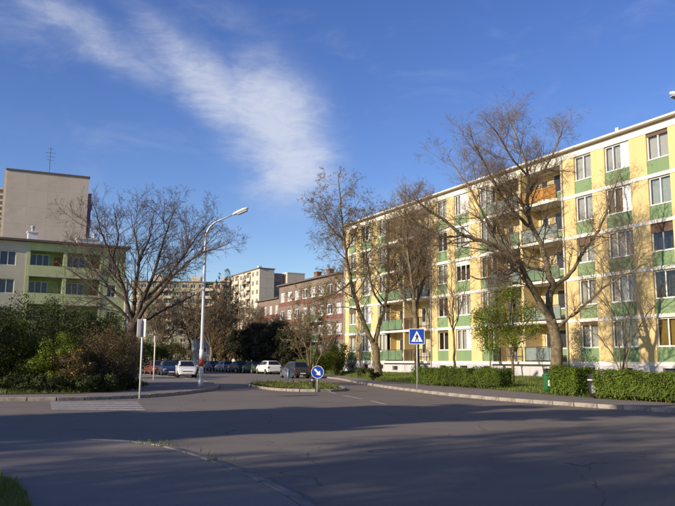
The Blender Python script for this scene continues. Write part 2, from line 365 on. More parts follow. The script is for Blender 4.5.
KR = smooth_line([(20, 2), (15.2, 13), (12.6, 18.7), (10.39, 23.0), (8.5, 26.0), (6.6, 29.6), (5.0, 33.8), (3.9, 38.4), (2.8, 43.5), (1.3, 53), (.1, 62.5), (-2.4, 72), (-6.0, 84), (-13.2, 99.5), (-25, 122), (-44, 156)])
KL = smooth_line([(-62, 9), (-45, 15.2), (-25, 22.6), (-12.2, 26.9), (-9.6, 27.9), (-7.7, 30.2), (-6.75, 34), (-6.35, 38.6), (-6.95, 43.6), (-8.6, 49.5), (-11.5, 57.5), (-14.9, 65.3), (-19.4, 74.4), (-26, 87), (-38, 110), (-62, 156)])
KN = smooth_line([(-60, -9), (-30, 3.2), (-12, 10.6), (-7.6, 12.6), (-5.6, 13.3), (-4.2, 13.35), (-3.1, 12.75), (-2.0, 11.2), (-1.05, 9.35), (-.45, 8.0), (.1, 6), (.45, 3), (.6, 0), (.8, -6), (1, -30)])
ZF = .12
poly('footway_right', [(p.x+.13*N.x, p.y+.13*N.y) for p in KR]+[(60, 185), (66, 100), (66, -10)], ZF, M['footway'])
poly('footway_left', [(p.x-.13*N.x*.9, p.y+.06) for p in KL]+[(-85, 170), (-85, 30)], ZF, M['footway'])
poly('footway_near', [(p.x-.05, p.y-.12) for p in KN]+[(-40, -40), (-80, -30)], ZF, M['footway'])
def kerb(name, line, side, keep, h=ZF+.012, mk='kerb'):
    root = empty(name, (0, 0, 0), kind='structure'); rg = random.Random(3)
    meshes = []
    for i in range(3):
        b = MB().box(-.49, .49, -.075, .075, -.2, 0); meshes.append(b.mesh('kerbstone', M[mk], bevel=.018))
    for i in range(len(line)-1):
        a, b = line[i], line[i+1]; c = (a+b)/2
        if not keep(c): continue
        d = b-a; o = link('kerbstone', meshes[rg.randrange(3)], root, (c.x, c.y, h+rg.uniform(-.008, .008)), math.atan2(d.y, d.x)+rg.uniform(-.012, .012))
        o.scale = (d.length, 1, 1)
    return root
kerb('kerb_right', KR, 1, lambda c: 14 < c.y < 112)
kerb('kerb_left', KL, -1, lambda c: c.x > -24 and c.y < 95)
kerb('kerb_near', KN, 1, lambda c: c.x > -14 and c.y > -4, ZF+.004, 'kerbdark')
# zebra crossing
def lerp2(a, b, t): return (a[0]+(b[0]-a[0])*t, a[1]+(b[1]-a[1])*t)
zr = empty('zebra_crossing', (0, 0, 0), kind='structure')
for i in range(5):
    t0, t1 = i/5+.02, i/5+.135
    a, b = (-8.56, 22.7), (-10.3, 27.1); c, d = (-5.71, 22.6), (-7.3, 27.6)
    poly('stripe', [lerp2(a, b, t0), lerp2(c, d, t0), lerp2(c, d, t1), lerp2(a, b, t1)], .004, M['zebra'], None, zr)
lm = empty('lane_marking', (0, 0, 0), kind='structure')
for (a, b) in [((343, 395.5), (362, 399)), ((371, 401), (386, 404.5)), ((327, 391.2), (336, 393.6))]:
    p, q = gp(*a), gp(*b); nn = Vector((-(q-p).y, (q-p).x, 0)).normalized()*.06
    poly('dash', [p-nn, q-nn, q+nn, p+nn], .004, M['dash'], None, lm)
# drain grate by the near kerb is too small to see: left out
# lawn in front of the yellow block, rising to its wall
B0 = (N*36.59+D*69.75); FN = 36.59
front = [(20, -5), (17.2, 14), (14.6, 21.0), (12.3, 26.2), (10.2, 30.2), (8.7, 36.0), (7.4, 41.5), (5.4, 47.5), (3.3, 54), (2.0, 63), (.6, 74), (-2.5, 88)]
FL = smooth_line(front, 1.2)
def lawn_mesh():
    v, f, nr = [], [], 8
    for p in FL:
        n0 = p.dot(N)
        for j in range(nr+1):
            k = j/nr; q = p+N*(FN+.4-n0)*k; v.append((q.x, q.y, ZF+.015+(.55-.135)*k**.8))
    for i in range(len(FL)-1):
        for j in range(nr): a = i*(nr+1)+j; f.append((a, a+nr+1, a+nr+2, a+1))
    me = bpy.data.meshes.new('lawn_right'); me.from_pydata(v, [], f); me.materials.append(M['lawn'])
    bm = bmesh.new(); bm.from_mesh(me); bmesh.ops.recalc_face_normals(bm, faces=bm.faces[:]); bm.to_mesh(me); bm.free(); me.shade_smooth()
    return me
props(link('lawn_right', lawn_mesh()), kind='structure')
def lawnz(p):
    q = min(FL, key=lambda a: (a.x+N.x*(p.dot(N)-a.dot(N))-p.x)**2+(a.y+N.y*(p.dot(N)-a.dot(N))-p.y)**2)
    k = (p.dot(N)-q.dot(N))/(FN+.4-q.dot(N)); return ZF+.015 if k < 0 else ZF+.015+.415*min(k, 1)**.8
LL = [(-60, 14.5), (-25, 25.2), (-14, 29.0), (-10.6, 30.6), (-9.7, 33.2), (-9.9, 37.5), (-10.6, 42.5), (-13.5, 50), (-16.6, 58.5), (-20, 67), (-30, 88), (-60, 140), (-82, 150), (-82, 30)]
poly('lawn_left', LL, ZF+.02, M['lawn'])
NL = [gp(-14, 470, ZF), gp(0, 475.5, ZF), gp(15, 482, ZF), gp(24, 491, ZF), gp(30, 502, ZF), gp(33, 515, ZF)]
poly('lawn_near', [(p.x, p.y) for p in NL]+[(-2.6, 4.5), (-3.2, 0), (-9, 0), (-11, 6)], ZF+.012, M['lawn'])
# far ground rises into greenery
poly('footway_far', [(-90, 190), (70, 190), (300, 600), (-400, 600)], -.02, M['lawn'])

# ------------------------------------------------------------------ grass
def blades(name, pts, h, w, m, seed, lean=.5):
    rs = np.random.RandomState(seed); P = np.array([(p[0], p[1], p[2]) for p in pts]); n = len(P)
    a = rs.rand(n)*2*np.pi; hh = h*(.5+rs.rand(n)); ln = lean*hh*rs.rand(n); b = rs.rand(n)*2*np.pi
    dx = np.stack([np.cos(a), np.sin(a), 0*a], 1)*(w*(.6+.8*rs.rand(n)))[:, None]
    tip = P+np.stack([np.cos(b)*ln, np.sin(b)*ln, hh], 1)
    V = np.stack([P-dx, P+dx, tip], 1).reshape(-1, 3)
    me = bpy.data.meshes.new(name); me.from_pydata(V.tolist(), [], np.arange(3*n).reshape(-1, 3).tolist()); me.materials.append(m)
    return me
rg = random.Random(11)
pts = []
for i in range(52000):
    p = FL[rg.randrange(len(FL)-1)]; k = rg.random()**1.3; q = p+N*(FN-.1-p.dot(N))*k+D*rg.uniform(-.7, .7)+N*rg.uniform(-.15, .1)
    if q.y < 16: continue
    pts.append((q.x, q.y, lawnz(q)-.01 if i % 6 == 0 else ZF+.005+.415*max(0, (q.dot(N)-p.dot(N))/(FN+.4-p.dot(N)))**.8))
props(link('grass_right', blades('grass_right', pts, .12, .018, M['grass'], 1)), 'short spring grass in front of the yellow apartment block', 'grass', kind='stuff')
def inpoly(x, y, P):
    r = False; j = len(P)-1
    for i in range(len(P)):
        if (P[i][1] > y) != (P[j][1] > y) and x < (P[j][0]-P[i][0])*(y-P[i][1])/(P[j][1]-P[i][1])+P[i][0]: r = not r
        j = i
    return r
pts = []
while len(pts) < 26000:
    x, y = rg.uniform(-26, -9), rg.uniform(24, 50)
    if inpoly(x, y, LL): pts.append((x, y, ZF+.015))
props(link('grass_left', blades('grass_left', pts, .13, .02, M['leaf_shrub'], 2)), 'dark shaded grass under the shrubs on the far corner', 'grass', kind='stuff')  # darker leaf colour than the other grass, shade put into it
NLp = [(p.x, p.y) for p in NL]+[(-2.6, 4.5), (-3.2, 0), (-9, 0), (-11, 6)]
pts = []
while len(pts) < 16000:
    x, y = rg.uniform(-7, -2.2), rg.uniform(3, 11)
    if inpoly(x, y, NLp): pts.append((x, y, ZF+.01))
props(link('grass_near', blades('grass_near', pts, .07, .006, M['grass'], 3)), 'patch of short grass beside the near footway', 'grass', kind='stuff')
pts = []
for (px, py, n, r) in [(152, 450.3, 150, .2), (160, 452.5, 90, .14), (215, 468.5, 40, .12), (190, 461, 12, .2)]:
    c = gp(px, py, .02)
    for i in range(n): pts.append((c.x+rg.gauss(0, r)*1.2, c.y-.02+rg.gauss(0, .03), .0 if rg.random() < .5 else .09))
props(link('kerb_weeds', blades('kerb_weeds', pts, .09, .008, M['grass'], 4)), 'weeds sprouting in the gutter along the near kerb', 'weeds', kind='stuff')

# ------------------------------------------------------------------ yellow apartment block
YB = empty('apartment_block', (B0.x, B0.y, 0), -(math.pi/2-YAW), 'long five storey yellow apartment block with green panels and white bands', 'building')
def yellow_block():
    rg = random.Random(5); mod = 16.1
    Ed = [0, 1.1, 2.62, 3.7, 5.72, 7.08, 8.42, 16.1]
    NM = 3; Z0, SH, BT = 1.58, 2.8, .22; ZT = Z0+5*SH
    total = NM*mod+8.42+1.1; dep = 12.
    piers, cols, logs = [], [], []
    for k in range(NM+1):
        u = k*mod+(.2 if k == 2 else 0)
        if k == 2: Ed = [-.2, 1.1, 2.62, 3.75, 5.75, 7.05, 8.62, 16.1]
        else: Ed = [0, 1.1, 2.62, 3.7, 5.72, 7.08, 8.42, 16.1]
        piers += [(u+Ed[0], u+Ed[1]), (u+Ed[2], u+Ed[3]), (u+Ed[4], u+Ed[5])]
        cols += [(u+Ed[1], u+Ed[2], 'A'), (u+Ed[3], u+Ed[4], 'B'), (u+Ed[5], u+Ed[6], 'C')]
        if k == 2: piers.append((u+8.62, u+9.8)); logs.append((u+9.8, 3*mod))
        elif k < NM: logs.append((u+Ed[6], u+Ed[7]))
    piers.append((NM*mod+8.42, total))
    # core behind (rooms) and gables
    box('core', .3, total-.3, 1.45, dep, .2, ZT+.1, M['room'], YB)
    box('gable_wall', 0, .28, .62, dep, 0.3, ZT, M['yellow'], YB); box('gable_wall', total-.28, total, .62, dep, .3, ZT, M['yellow'], YB)
    box('rear_wall', 0, total, dep+.01, dep+.2, .3, ZT, M['yellow'], YB)
    for (a, b) in piers: box('pier', a, b, 0, .62, Z0-BT-.02, ZT-BT+.01, M['yellow'], YB)
    for (a, b) in logs:     # cheeks of the loggias
        box('loggia_cheek', a-.14, a, .63, 1.44, Z0-BT, ZT-BT, M['ochre'], YB); box('loggia_cheek', b, b+.14, .63, 1.44, Z0-BT, ZT-BT, M['ochre'], YB)
    segs = []; last = 0
    for (a, b) in logs: segs.append((last, a)); last = b
    segs.append((last, total))
    for (a, b) in segs:
        box('room_floor_backing', a+.15, b-.15, .64, 1.43, Z0, ZT-.1, M['room'], YB)
        for k in range(6):
            box('floor_band', a-(0.0), b, -.035, .6, Z0+k*SH-BT, Z0+k*SH if k < 5 else ZT+.26, M['white'], YB)
    # plinth with basement openings
    ops = []
    for (a, b, c) in cols:
        m = (a+b)/2; w = .42 if c != 'B' else .5
        ops.append((m-w, m+w, .82, 1.22))
    for (a, b) in logs:
        for m in (a+1.9, a+5.9): ops.append((m-.45, m+.45, .72, 1.1))
    wall_open('plinth', -.03, total+.03, -.2, Z0-BT-.003, ops, -.05, .6, M['plinth'], YB)
    box('plinth_side', -.03, .2, .56, dep, -.2, Z0-BT, M['plinth'], YB)
    for (a, b, c, d) in ops:
        w = link('basement_window', frame_mesh(b-a, d-c, 1, .05, 0, 'framed'), YB, (a, .12, c)); link('pane', pane_mesh(b-a-.08, d-c-.08, 'farglass'), w, (.04, .03, .04))
    # windows and green panels
    for ci, (a, b, c) in enumerate(cols):
        for k in range(5):
            z = Z0+k*SH
            box('green_panel', a, b, .045, .6, z+.003, z+.87, M['green'], YB)
            z0, z1 = z+.90, z+SH-BT-.02
            r = rg.random(); cur = None if r < .2 else ('curtain' if r < .82 else ('curtain3' if r < .9 else 'curtain2'))
            bl = rg.choice([0, 0, 0, 0, 0, .16, .3]) if c != 'B' else 0
            if ci == 8:     # the column at the picture's right edge
                bl = [0, 0, .35, 0, .14][k]; cur = ['curtain2', None, None, 'curtain3', 'curtain'][k]
            if c == 'A': window(YB, a+.015, b-.015, z0, z1, .11, 2, 0, curtain=cur, blind=bl, rg=rg)
            elif c == 'C': window(YB, a+.015, b-.015, z0, z1, .11, 2, 0, curtain=cur, blind=bl, rg=rg)
            else:
                t = [2, 3, 3][ci//3 % 3] if k in (1, 2) else 2
                if ci == 7 and k < 3: window(YB, a+.015, b-.015, z0, z1, .11, 3, 0, curtain=cur, rg=rg)
                elif ci == 4 and k == 4: window(YB, a+.015, b-.015, z0, z1, .11, 2, .62, curtain=cur, rg=rg)
                elif ci == 4 and k == 2: window(YB, a+.015, b-.015, z0, z1-.32, .11, 3, 0, curtain=cur, rg=rg); box('shutter_box', a+.015, b-.015, .10, .3, z1-.315, z1, M['frame'], YB)
                else: window(YB, a+.015, b-.015, z0, z1, .11, t, 0 if t == 3 else .36, curtain=cur, rg=rg)
    # loggias
    railk = {(1, 4, 1): 'railwood', (1, 3, 1): 'railgrey', (1, 3, 0): 'railgreen', (1, 2, 1): 'railgreen', (1, 0, 0): 'bars', (1, 0, 1): 'railgrey', (0, 0, 0): 'railgreen', (0, 0, 1): 'bars', (0, 1, 0): 'railgreen'}
    for li, (a, b) in enumerate(logs):
        mid = (a+b)/2
        for k in range(5):
            z = Z0+k*SH
            sl_ = box('balcony_slab', a-.02, b+.02, -.42, 1.44, z-.20, z-.02, M['white'], YB)
            ops = []
            for h in (0, 1):
                x = a+.2 if h == 0 else mid+.2
                ops += [(x+.2, x+1.05, z, z+2.15), (x+1.55, x+3.15, z+.9, z+2.25)]
            wall_open('loggia_wall', a, b, z-.02, z+SH-.205, ops, 1.30, .14, M['ochre'], YB)
            for i, (p, q, r, s) in enumerate(ops):
                if i % 2 == 0:
                    d = box('balcony_door', p, q, 1.36, 1.42, r, s, M['door'], YB); link('pane', pane_mesh(.55, 1.2, 'farglass'), d, (p+.15, 1.345, r+.75))
                else:
                    window(YB, p, q, r, s, 1.34, 2, 0, curtain=None, gm='farglass', rg=rg)
                    g = box('green_panel', p-.02, q+.02, 1.255, 1.296, r-.88, r-.06, M['green'], YB)
            box('loggia_divider', mid-.12, mid+.12, -.30, 1.295, z-.018, z+SH-.205, M['yellow'] if (li+k) % 3 else M['ochre'], YB)
            for h in (0, 1):
                x0, x1 = (a+.02, mid-.13) if h == 0 else (mid+.13, b-.02)
                kind = railk.get((li, k, h), rg.choice(['railgrey', 'railgreen', 'railgrey', 'bars']))
                r_ = MB(); r_.box(x0, x1, -.40, -.34, z+.98, z+1.03)
                for j in range(4): xx = x0+.03+(x1-x0-.06)*j/3; r_.box(xx-.022, xx+.022, -.395, -.345, z-.02, z+.979)
                rl = r_.build('railing', M['railmetal'], YB)
                if kind == 'bars':
                    bb = MB(); n = int((x1-x0)/.12)
                    for j in range(n): xx = x0+.06+(x1-x0-.12)*j/(n-1); bb.box(xx-.011, xx+.011, -.382, -.358, z+.08, z+.978)
                    o_ = bb.build('balusters', M['railmetal'], rl); o_['kind'] = 'stuff'
                else:
                    for j in range(3):
                        xa = x0+.06+(x1-x0-.12)*j/3; box('railing_panel', xa+.02, xa+(x1-x0-.12)/3-.02, -.378, -.362, z+.08, z+.94, M[kind], rl)
        box('lintel', a, b, -.03, 1.44, ZT-.42, ZT+.262, M['white'], YB)
    # roof
    box('eave_soffit', -.35, total+.35, -.34, dep+.5, ZT+.263, ZT+.31, M['soffit'], YB)
    rf = box('roof', -.4, total+.4, -.40, dep+.55, ZT+.312, ZT+.43, M['white'], YB)
    box('felt', -.3, total+.3, -.3, dep+.45, ZT+.431, ZT+.46, M['roof'], rf)
    box('vent_pipe', 36.85, 37.1, .35, .6, ZT+.45, ZT+.95, M['lampwhite'], rf)
    for u in (7, 20.5, 36.2, 47):
        b = MB(); b.box(u-.22, u+.22, 2.6, 3.1, ZT+.45, ZT+1.5); b.box(u-.28, u+.28, 2.54, 3.16, ZT+1.5, ZT+1.6); b.build('roof_vent', M['lampwhite'], rf)
    # downpipes
    for u in (.18, 16.3, 32.4):
        b = MB().tube([(u, -.09, .6), (u, -.09, ZT+.1)], .05, 8); b.build('downpipe', M['pole'], YB, smooth=True)
yellow_block()

# ------------------------------------------------------------------ other buildings
def grid_building(name, loc, rz, L, dep, H, storeys, bays, z0, wallm, label, winw=1.3, winh=1.35, sillh=.95, roofm='grime', loggia=(), mats_by_bay=None, end_wall=None, parapet=.25, n=2):
    root = empty(name, loc, rz, label, 'building'); sh = (H-z0-.3)/storeys
    bw = L/bays; ops = []
    for i in range(bays):
        if i in loggia: continue
        for k in range(storeys):
            xm = bw*(i+.5); z = z0+k*sh+sillh; ops.append((xm-winw/2, xm+winw/2, z, z+winh))
    for i in range(bays):
        sub = [o for o in ops if bw*i < o[0] < bw*(i+1)]
        m = M[mats_by_bay[i % len(mats_by_bay)]] if mats_by_bay else M[wallm]
        if i in loggia:
            for k in range(storeys):
                z = z0+k*sh
                box('loggia_wall', bw*i, bw*(i+1), .9, 1.0, z, z+sh, m, root)
                box('balcony_slab', bw*i+.02, bw*(i+1)-.02, -.5, .9, z-.12, z+.06, M['beige'], root)
                box('balcony_front', bw*i+.05, bw*(i+1)-.05, -.48, -.40, z+.062, z+1.0, M['cream'], root)
                farwindow(root, bw*i+.5, bw*(i+1)-.5, z+.3, z+2.2, .8, n)
            box('loggia_top', bw*i, bw*(i+1), 0, 1.0, H-.3, H, m, root)
            if z0 > .1: wall_open('wall', bw*i, bw*(i+1), 0, z0-.13, [], 0, .3, m, root)
        else: wall_open('wall', bw*i, bw*(i+1), 0, H, sub, 0, .3, m, root)
    for o in ops: farwindow(root, *o, .12, n)
    box('body', .0, L, 1.01 if loggia else .31, dep, 0, H, M[end_wall or wallm], root)
    if loggia:
        for i in range(bays):
            if i not in loggia: box('room_backing', bw*i+.001, bw*(i+1)-.001, .31, 1.0, .01, H-.01, M[end_wall or wallm], root)
    rf = box('roof', -parapet, L+parapet, -parapet, dep+parapet, H+.002, H+.28, M[roofm], root)
    return root, rf
# green and fawn block on the left
GA = R(27.5)
gdir = Vector((math.cos(GA), math.sin(GA), 0)); gn = Vector((-math.sin(GA), math.cos(GA), 0))
GP = Vector((-31.6, 74.5, 0))
def green_block():
    H = at(20, 241.5, GP.y).z
    o = GP-gdir*22.5; root = empty('green_apartment_block', o, GA, 'lime green and fawn apartment block with loggias behind the shrubs', 'building')
    sh = 2.82; z0 = H-.55-4*sh
    def X(k): return 22.5+k
    rg = random.Random(4)
    # plain bays: windows; loggia bays: recess
    plan = [(-22.5, -17, 'p'), (-17, -13.4, 'l'), (-13.4, -9.8, 'l'), (-9.8, -3.6, 'p'), (-3.6, .15, 'p'), (.15, 3.75, 'l'), (3.75, 7.5, 'l'), (7.5, 9.9, 'e')]
    for (a, b, t) in plan:
        a, b = X(a), X(b)
        if t == 'l':
            for k in range(4):
                z = z0+k*sh
                lw = wall_open('loggia_wall', a+.2, b-.2, z, z+sh, [(a+.3, a+2.15, z+.85, z+2.3)], 1.2, .12, M['limegreen'], root)
                window(root, a+.3, a+2.15, z+.85, z+2.3, 1.25, 3, 0, gm='farglass', sill=False)
                box('balcony_door', b-.95, b-.35, 1.13, 1.19, z+.02, z+2.1, M['wood'] if k == 3 or rg.random() < .4 else M['limegreen'], root)
                box('balcony_slab', a+.0, b-.0, -.12, 1.32, z-.14, z+.0, M['fawn'], root)
                box('balcony_front', a+.04, b-.04, -.10, .02, z+.002, z+1.0, M['limeplaster'], root)
            box('attic_band', a, b, -.02, 1.32, z0+4*sh-.3, H-.02, M['limeplaster'], root)
            box('pilaster', a-.16, a+.2, -.06, 1.33, 0, H-.021, M['limeplaster'], root); box('pilaster', b-.19, b-.01, -.02, 1.33, 0, H-.022, M['limeplaster'], root)
            box('base_wall', a, b, .02, 1.3, 0, z0-.15, M['fawn'], root)
        else:
            ops = []
            if t == 'p':
                n = max(1, round((b-a)/3.2)); w = (b-a)/n
                for i in range(n):
                    for k in range(4): ops.append((a+w*(i+.5)-.75, a+w*(i+.5)+.75, z0+k*sh+.85, z0+k*sh+2.3))
            else:
                for k in range(4): ops.append((a+.6, a+1.5, z0+k*sh+.9, z0+k*sh+2.2))
            wall_open('wall', a, b, 0, H-.03, ops, 0, .3, M['fawn'] if t == 'p' else M['limeplaster'], root)
            for q in ops: window(root, *q, .1, 2, 0, gm='farglass')
            box('room_backing', a+.01, b-.01, .31, 1.32, 0, H-.04, M['fawn'], root)
    box('body', 0, X(9.9), 1.33, 11, 0, H-.03, M['fawn'], root)
    rf = box('roof', -.4, X(9.9)+.4, -.45, 11.4, H, H+.22, M['grime'], root)
    for (k, y, w, h) in [(.6, 2.2, .9, 1.5), (6.3, 3, 2.2, 1.3), (-8, 3, 1, 1.5)]:
        c = X(k); b = MB(); b.box(c-w/2, c+w/2, y-.45, y+.45, H+.2, H+.2+h*.7); b.box(c-w/2-.1, c+w/2+.1, y-.55, y+.55, H+.2+h*.7, H+.2+h*.8)
        ch = b.build('chimney', M['whitep'], rf)
    for (k, y, h) in [(.6, 2.2, 1.05), (7.0, 3, .9)]:
        c = X(k); b = MB().tube([(c, y, H+.2+h), (c, y, H+.2+h+.55), (c, y, H+.2+h+.56), (c, y, H+.2+h+.75)], [.16, .16, .26, .2], 10); b.build('cowl', M['signback'], rf, smooth=False)
green_block()
# tall grey-beige tower behind it
def tower():
    TA = R(24.5); Yc = 116.; p = at(7.2, 169.8, Yc); H = p.z; L = 12.6
    root = empty('tower_block', (p.x, p.y, 0), TA, 'tall windowless beige gable of a panel tower block behind the green block', 'building')
    nx, nz = 4, 11
    box('body', .03, L-.03, .12, 26, 0, H-.02, M['beige'], root)
    for i in range(nx):
        for k in range(nz):
            x0, x1, za, zb = L*i/nx, L*(i+1)/nx, H*k/nz, H*(k+1)/nz
            box('panel', x0+.005, x1-.005, 0, .118, za+.005, zb-.005, M['beige'], root)
    # sunlit long face with balconies on the left side
    for k in range(nz):
        z = H*k/nz
        for j in range(5):
            y = 1.2+j*5
            box('balcony_front', -1.1, -1.0, y, y+3.4, z+.05, z+1.05, M['cream'], root); box('balcony_slab', -1.1, .02, y, y+3.4, z-.1, z+.049, M['cream'], root)
            w = box('window', -.02, .02, y+.4, y+3.0, z+.9, z+2.3, M['farglass'], root)
    for j in range(6): box('side_pier', -.35, .025, .15+j*5-.05*j, .95+j*5, 0, H-.03, M['cream'], root)
    # stair and balcony fins on the shaded side, with the shade painted on as violet
    b = box('stair_bay', L-.029, L+.75, 2.0, 6.0, 0, H-2.2, M['shadepaint'], root)
    for k in range(2, nz):
        z = H*k/nz; box('landing', L+.75, L+.95, 2.1, 5.8, z-2.0, z-1.0, M['lampwhite'] if k % 3 == 0 else M['shadepaint'], b)
    rf = box('roof', -.15, L+.15, -.12, 26.2, H, H+.28, M['grime'], root)
    a = MB(); a.tube([(6.6, 6, H+.2), (6.6, 6, H+6.2)], .045, 6)
    for (z, w) in [(5.9, .5), (5.2, .9), (4.5, .8), (3.9, .6)]: a.tube([(6.6-w, 6, H+z), (6.6+w, 6, H+z)], .025, 5)
    a.build('antenna', M['railmetal'], rf)
tower()
# grey block with brick red bands beyond the yellow block
def brick_block():
    Yb = 125.; p = at(278, 287, Yb); H = p.z; q = at(278, 361, Yb)
    o = Vector((q.x, q.y, 0)); rz = -(math.pi/2-YAW)
    root = empty('grey_apartment_block', o, rz, 'grey four storey block with brick red bands and white windows beyond the yellow block', 'building')
    sh = 2.95; z0 = H-.7-4*sh; bays = 15; bw = 2.95; L = bays*bw; ops = []
    for i in range(bays):
        for k in range(4): ops.append((bw*i+.6, bw*i+2.3, z0+k*sh+.95, z0+k*sh+2.5))
    for i in range(bays):
        wall_open('wall', bw*i, bw*(i+1), 0, H, [o_ for o_ in ops if bw*i < o_[0] < bw*(i+1)], 0, .3, M['greywall'], root)
        for k in range(4): box('brick_band', bw*i+.02, bw*(i+1)-.02, -.05, .0, z0+k*sh+.25, z0+k*sh+.85, M['brick'], root)
    rgb = random.Random(2)
    for o_ in ops: window(root, *o_, .08, 2, 0, fw=.14, gm=rgb.choice(['farglass', 'paleglass', 'paleglass']))
    for i in (4, 5, 10):
        for k in (0, 1, 2):
            s = box('balcony_slab', bw*i+.3, bw*(i+1)-.3, -1.1, -.06, z0+k*sh-.05, z0+k*sh+.08, M['whitep'], root)
            box('balcony_front', bw*i+.32, bw*(i+1)-.32, -1.08, -1.02, z0+k*sh+.081, z0+k*sh+1.0, M['railgreen'], s)
    box('body', 0, L, .31, 11, 0, H, M['greywall'], root)
    rf = box('roof', -.3, L+.3, -.4, 11.4, H+.002, H+.25, M['grime'], root)
    for (x, y) in [(4.6, 5), (9.2, 5), (22, 5)]:
        b = MB(); b.box(x-.6, x+.6, y-.4, y+.4, H+.2, H+2.2); b.box(x-.68, x+.68, y-.48, y+.48, H+2.2, H+2.4); b.build('chimney', M['brick'], rf)
    # the lower wing further down the street
    o2 = o+D*10.5; H2 = H-1.9
    r2 = empty('low_grey_wing', o2, rz, 'lower grey wing with white windows at the far end of the brick banded block', 'building')
    ops = [];
    for i in range(4):
        for k in range(4): ops.append((.7+2.6*i, 1.95+2.6*i, H2-.6-(k+1)*sh+1.0, H2-.6-(k+1)*sh+2.45))
    ops = [q_ for q_ in ops if q_[2] > .3]
    wall_open('wall', 0, 10.48, 0, H2, ops, .1, .3, M['greywall'], r2)
    for k in range(4): box('brick_band', .02, 10.46, .05, .1, H2-.6-(k+1)*sh+.15, H2-.6-(k+1)*sh+.92, M['brick'], r2)
    for q_ in ops: window(r2, *q_, .18, 2, 0, fw=.14, gm=rgb.choice(['farglass', 'paleglass']))
    box('body', 0, 10.48, .41, 11, 0, H2, M['greywall'], r2)
    rf = box('roof', -.3, 10.49, -.25, 11.2, H2+.002, H2+.22, M['grime'], r2)
    box('chimney', 8.0, 9.4, 3, 4, H2+.2, H2+2.6, M['brick'], rf)
brick_block()
# panel tower with balconies far behind
def far_tower():
    Yf = 226.; p = at(257.5, 268.5, Yf); H = p.z; q = at(257.5, 361, Yf); rz = -(math.pi/2-YAW)
    # long lit face runs away from the corner along D; its gable faces the street end
    L = 26.; o = Vector((q.x, q.y, 0))+D*L
    root, rf = grid_building('panel_block', o, rz, L, 4.9, H, 10, 7, 1.2, 'cream', 'cream ten storey panel block with stacked balconies far down the street', winw=1.7, winh=1.5, loggia=(1, 4), end_wall='beige')
    for k in range(10):
        for j in range(2): box('gable_panel', L, L+.12, j*2.45+.02, j*2.45+2.43, H*k/10+.015, H*(k+1)/10-.015, M['beige'], root)
    box('cornice', L-.6, L+.5, -.5, .6, H+.281, H+.8, M['whitep'], rf)
    H2 = H-.9; st_ = box('stair_recess', 0, L-1.8, 4.91, 9.0, 0, H2, M['dim'], root)
    for k in range(9): box('window', L-1.8, L-1.74, 5.6, 8.2, 1.5+k*2.9, 2.8+k*2.9, M['farglass'], st_)
    e2 = box('end_block', 0, L+.6, 9.01, 15, 0, H2, M['beige'], root)
    for k in range(10):
        for j in range(2): box('gable_panel', L+.6, L+.72, 9.03+j*3, 11.99+j*3, H2*k/10+.015, H2*(k+1)/10-.015, M['beige'], e2)
    box('end_roof', -.1, L+.8, 8.9, 15.1, H2+.002, H2+.25, M['whitep'], e2)
far_tower()
# wide panel block closing the street
def far_wide():
    Yf = 285.; a = at(128, 361, Yf); H = 31.5
    root, rf = grid_building('wide_panel_block', (a.x, a.y, 0), R(3), 44, 12, H, 10, 14, 1.3, 'beige', 'wide ten storey panel block closing the far end of the street', winw=1.9, winh=1.5,
                             loggia=(4, 9), mats_by_bay=['panel3', 'panel2', 'olive', 'panel3', 'panel2', 'olive', 'panel2'])
    for x in (10, 24, 36): box('lift_house', x-2, x+2, 3, 8, H+.27, H+2.6, M['beige'], rf)
    a = at(66, 361, 300.)
    r2, rf2 = grid_building('distant_panel_block', (a.x, a.y, 0), R(12), 22, 12, 33, 10, 7, 1.3, 'fawn', 'distant fawn panel block glimpsed behind the bare tree branches', winw=1.9, winh=1.5)
far_wide()
# pale gable wall beside the street end
def kiosk():
    p = gp(203, 371.2); p = p*(128/p.y)
    r = empty('shed', (p.x-1.3, p.y, 0), R(20), 'narrow pale blue grey shed at the end of the street', 'building')
    b = MB().prism([(0, 0), (2.6, 0), (2.6, 5.6), (0, 5.0)], 0, 5); b.build('wall', M['vanblue'], r)
    b = MB(); b.prism([(-.12, 4.98), (2.72, 5.64), (2.72, 5.78), (-.12, 5.12)], -.15, 5.15); b.build('roof', M['grime'], r)
    d = box('door', .9, 1.7, -.04, .01, 0, 2, M['framed'], r); w = farwindow(r, .8, 1.8, 2.8, 3.8, -.05, 2)
kiosk()

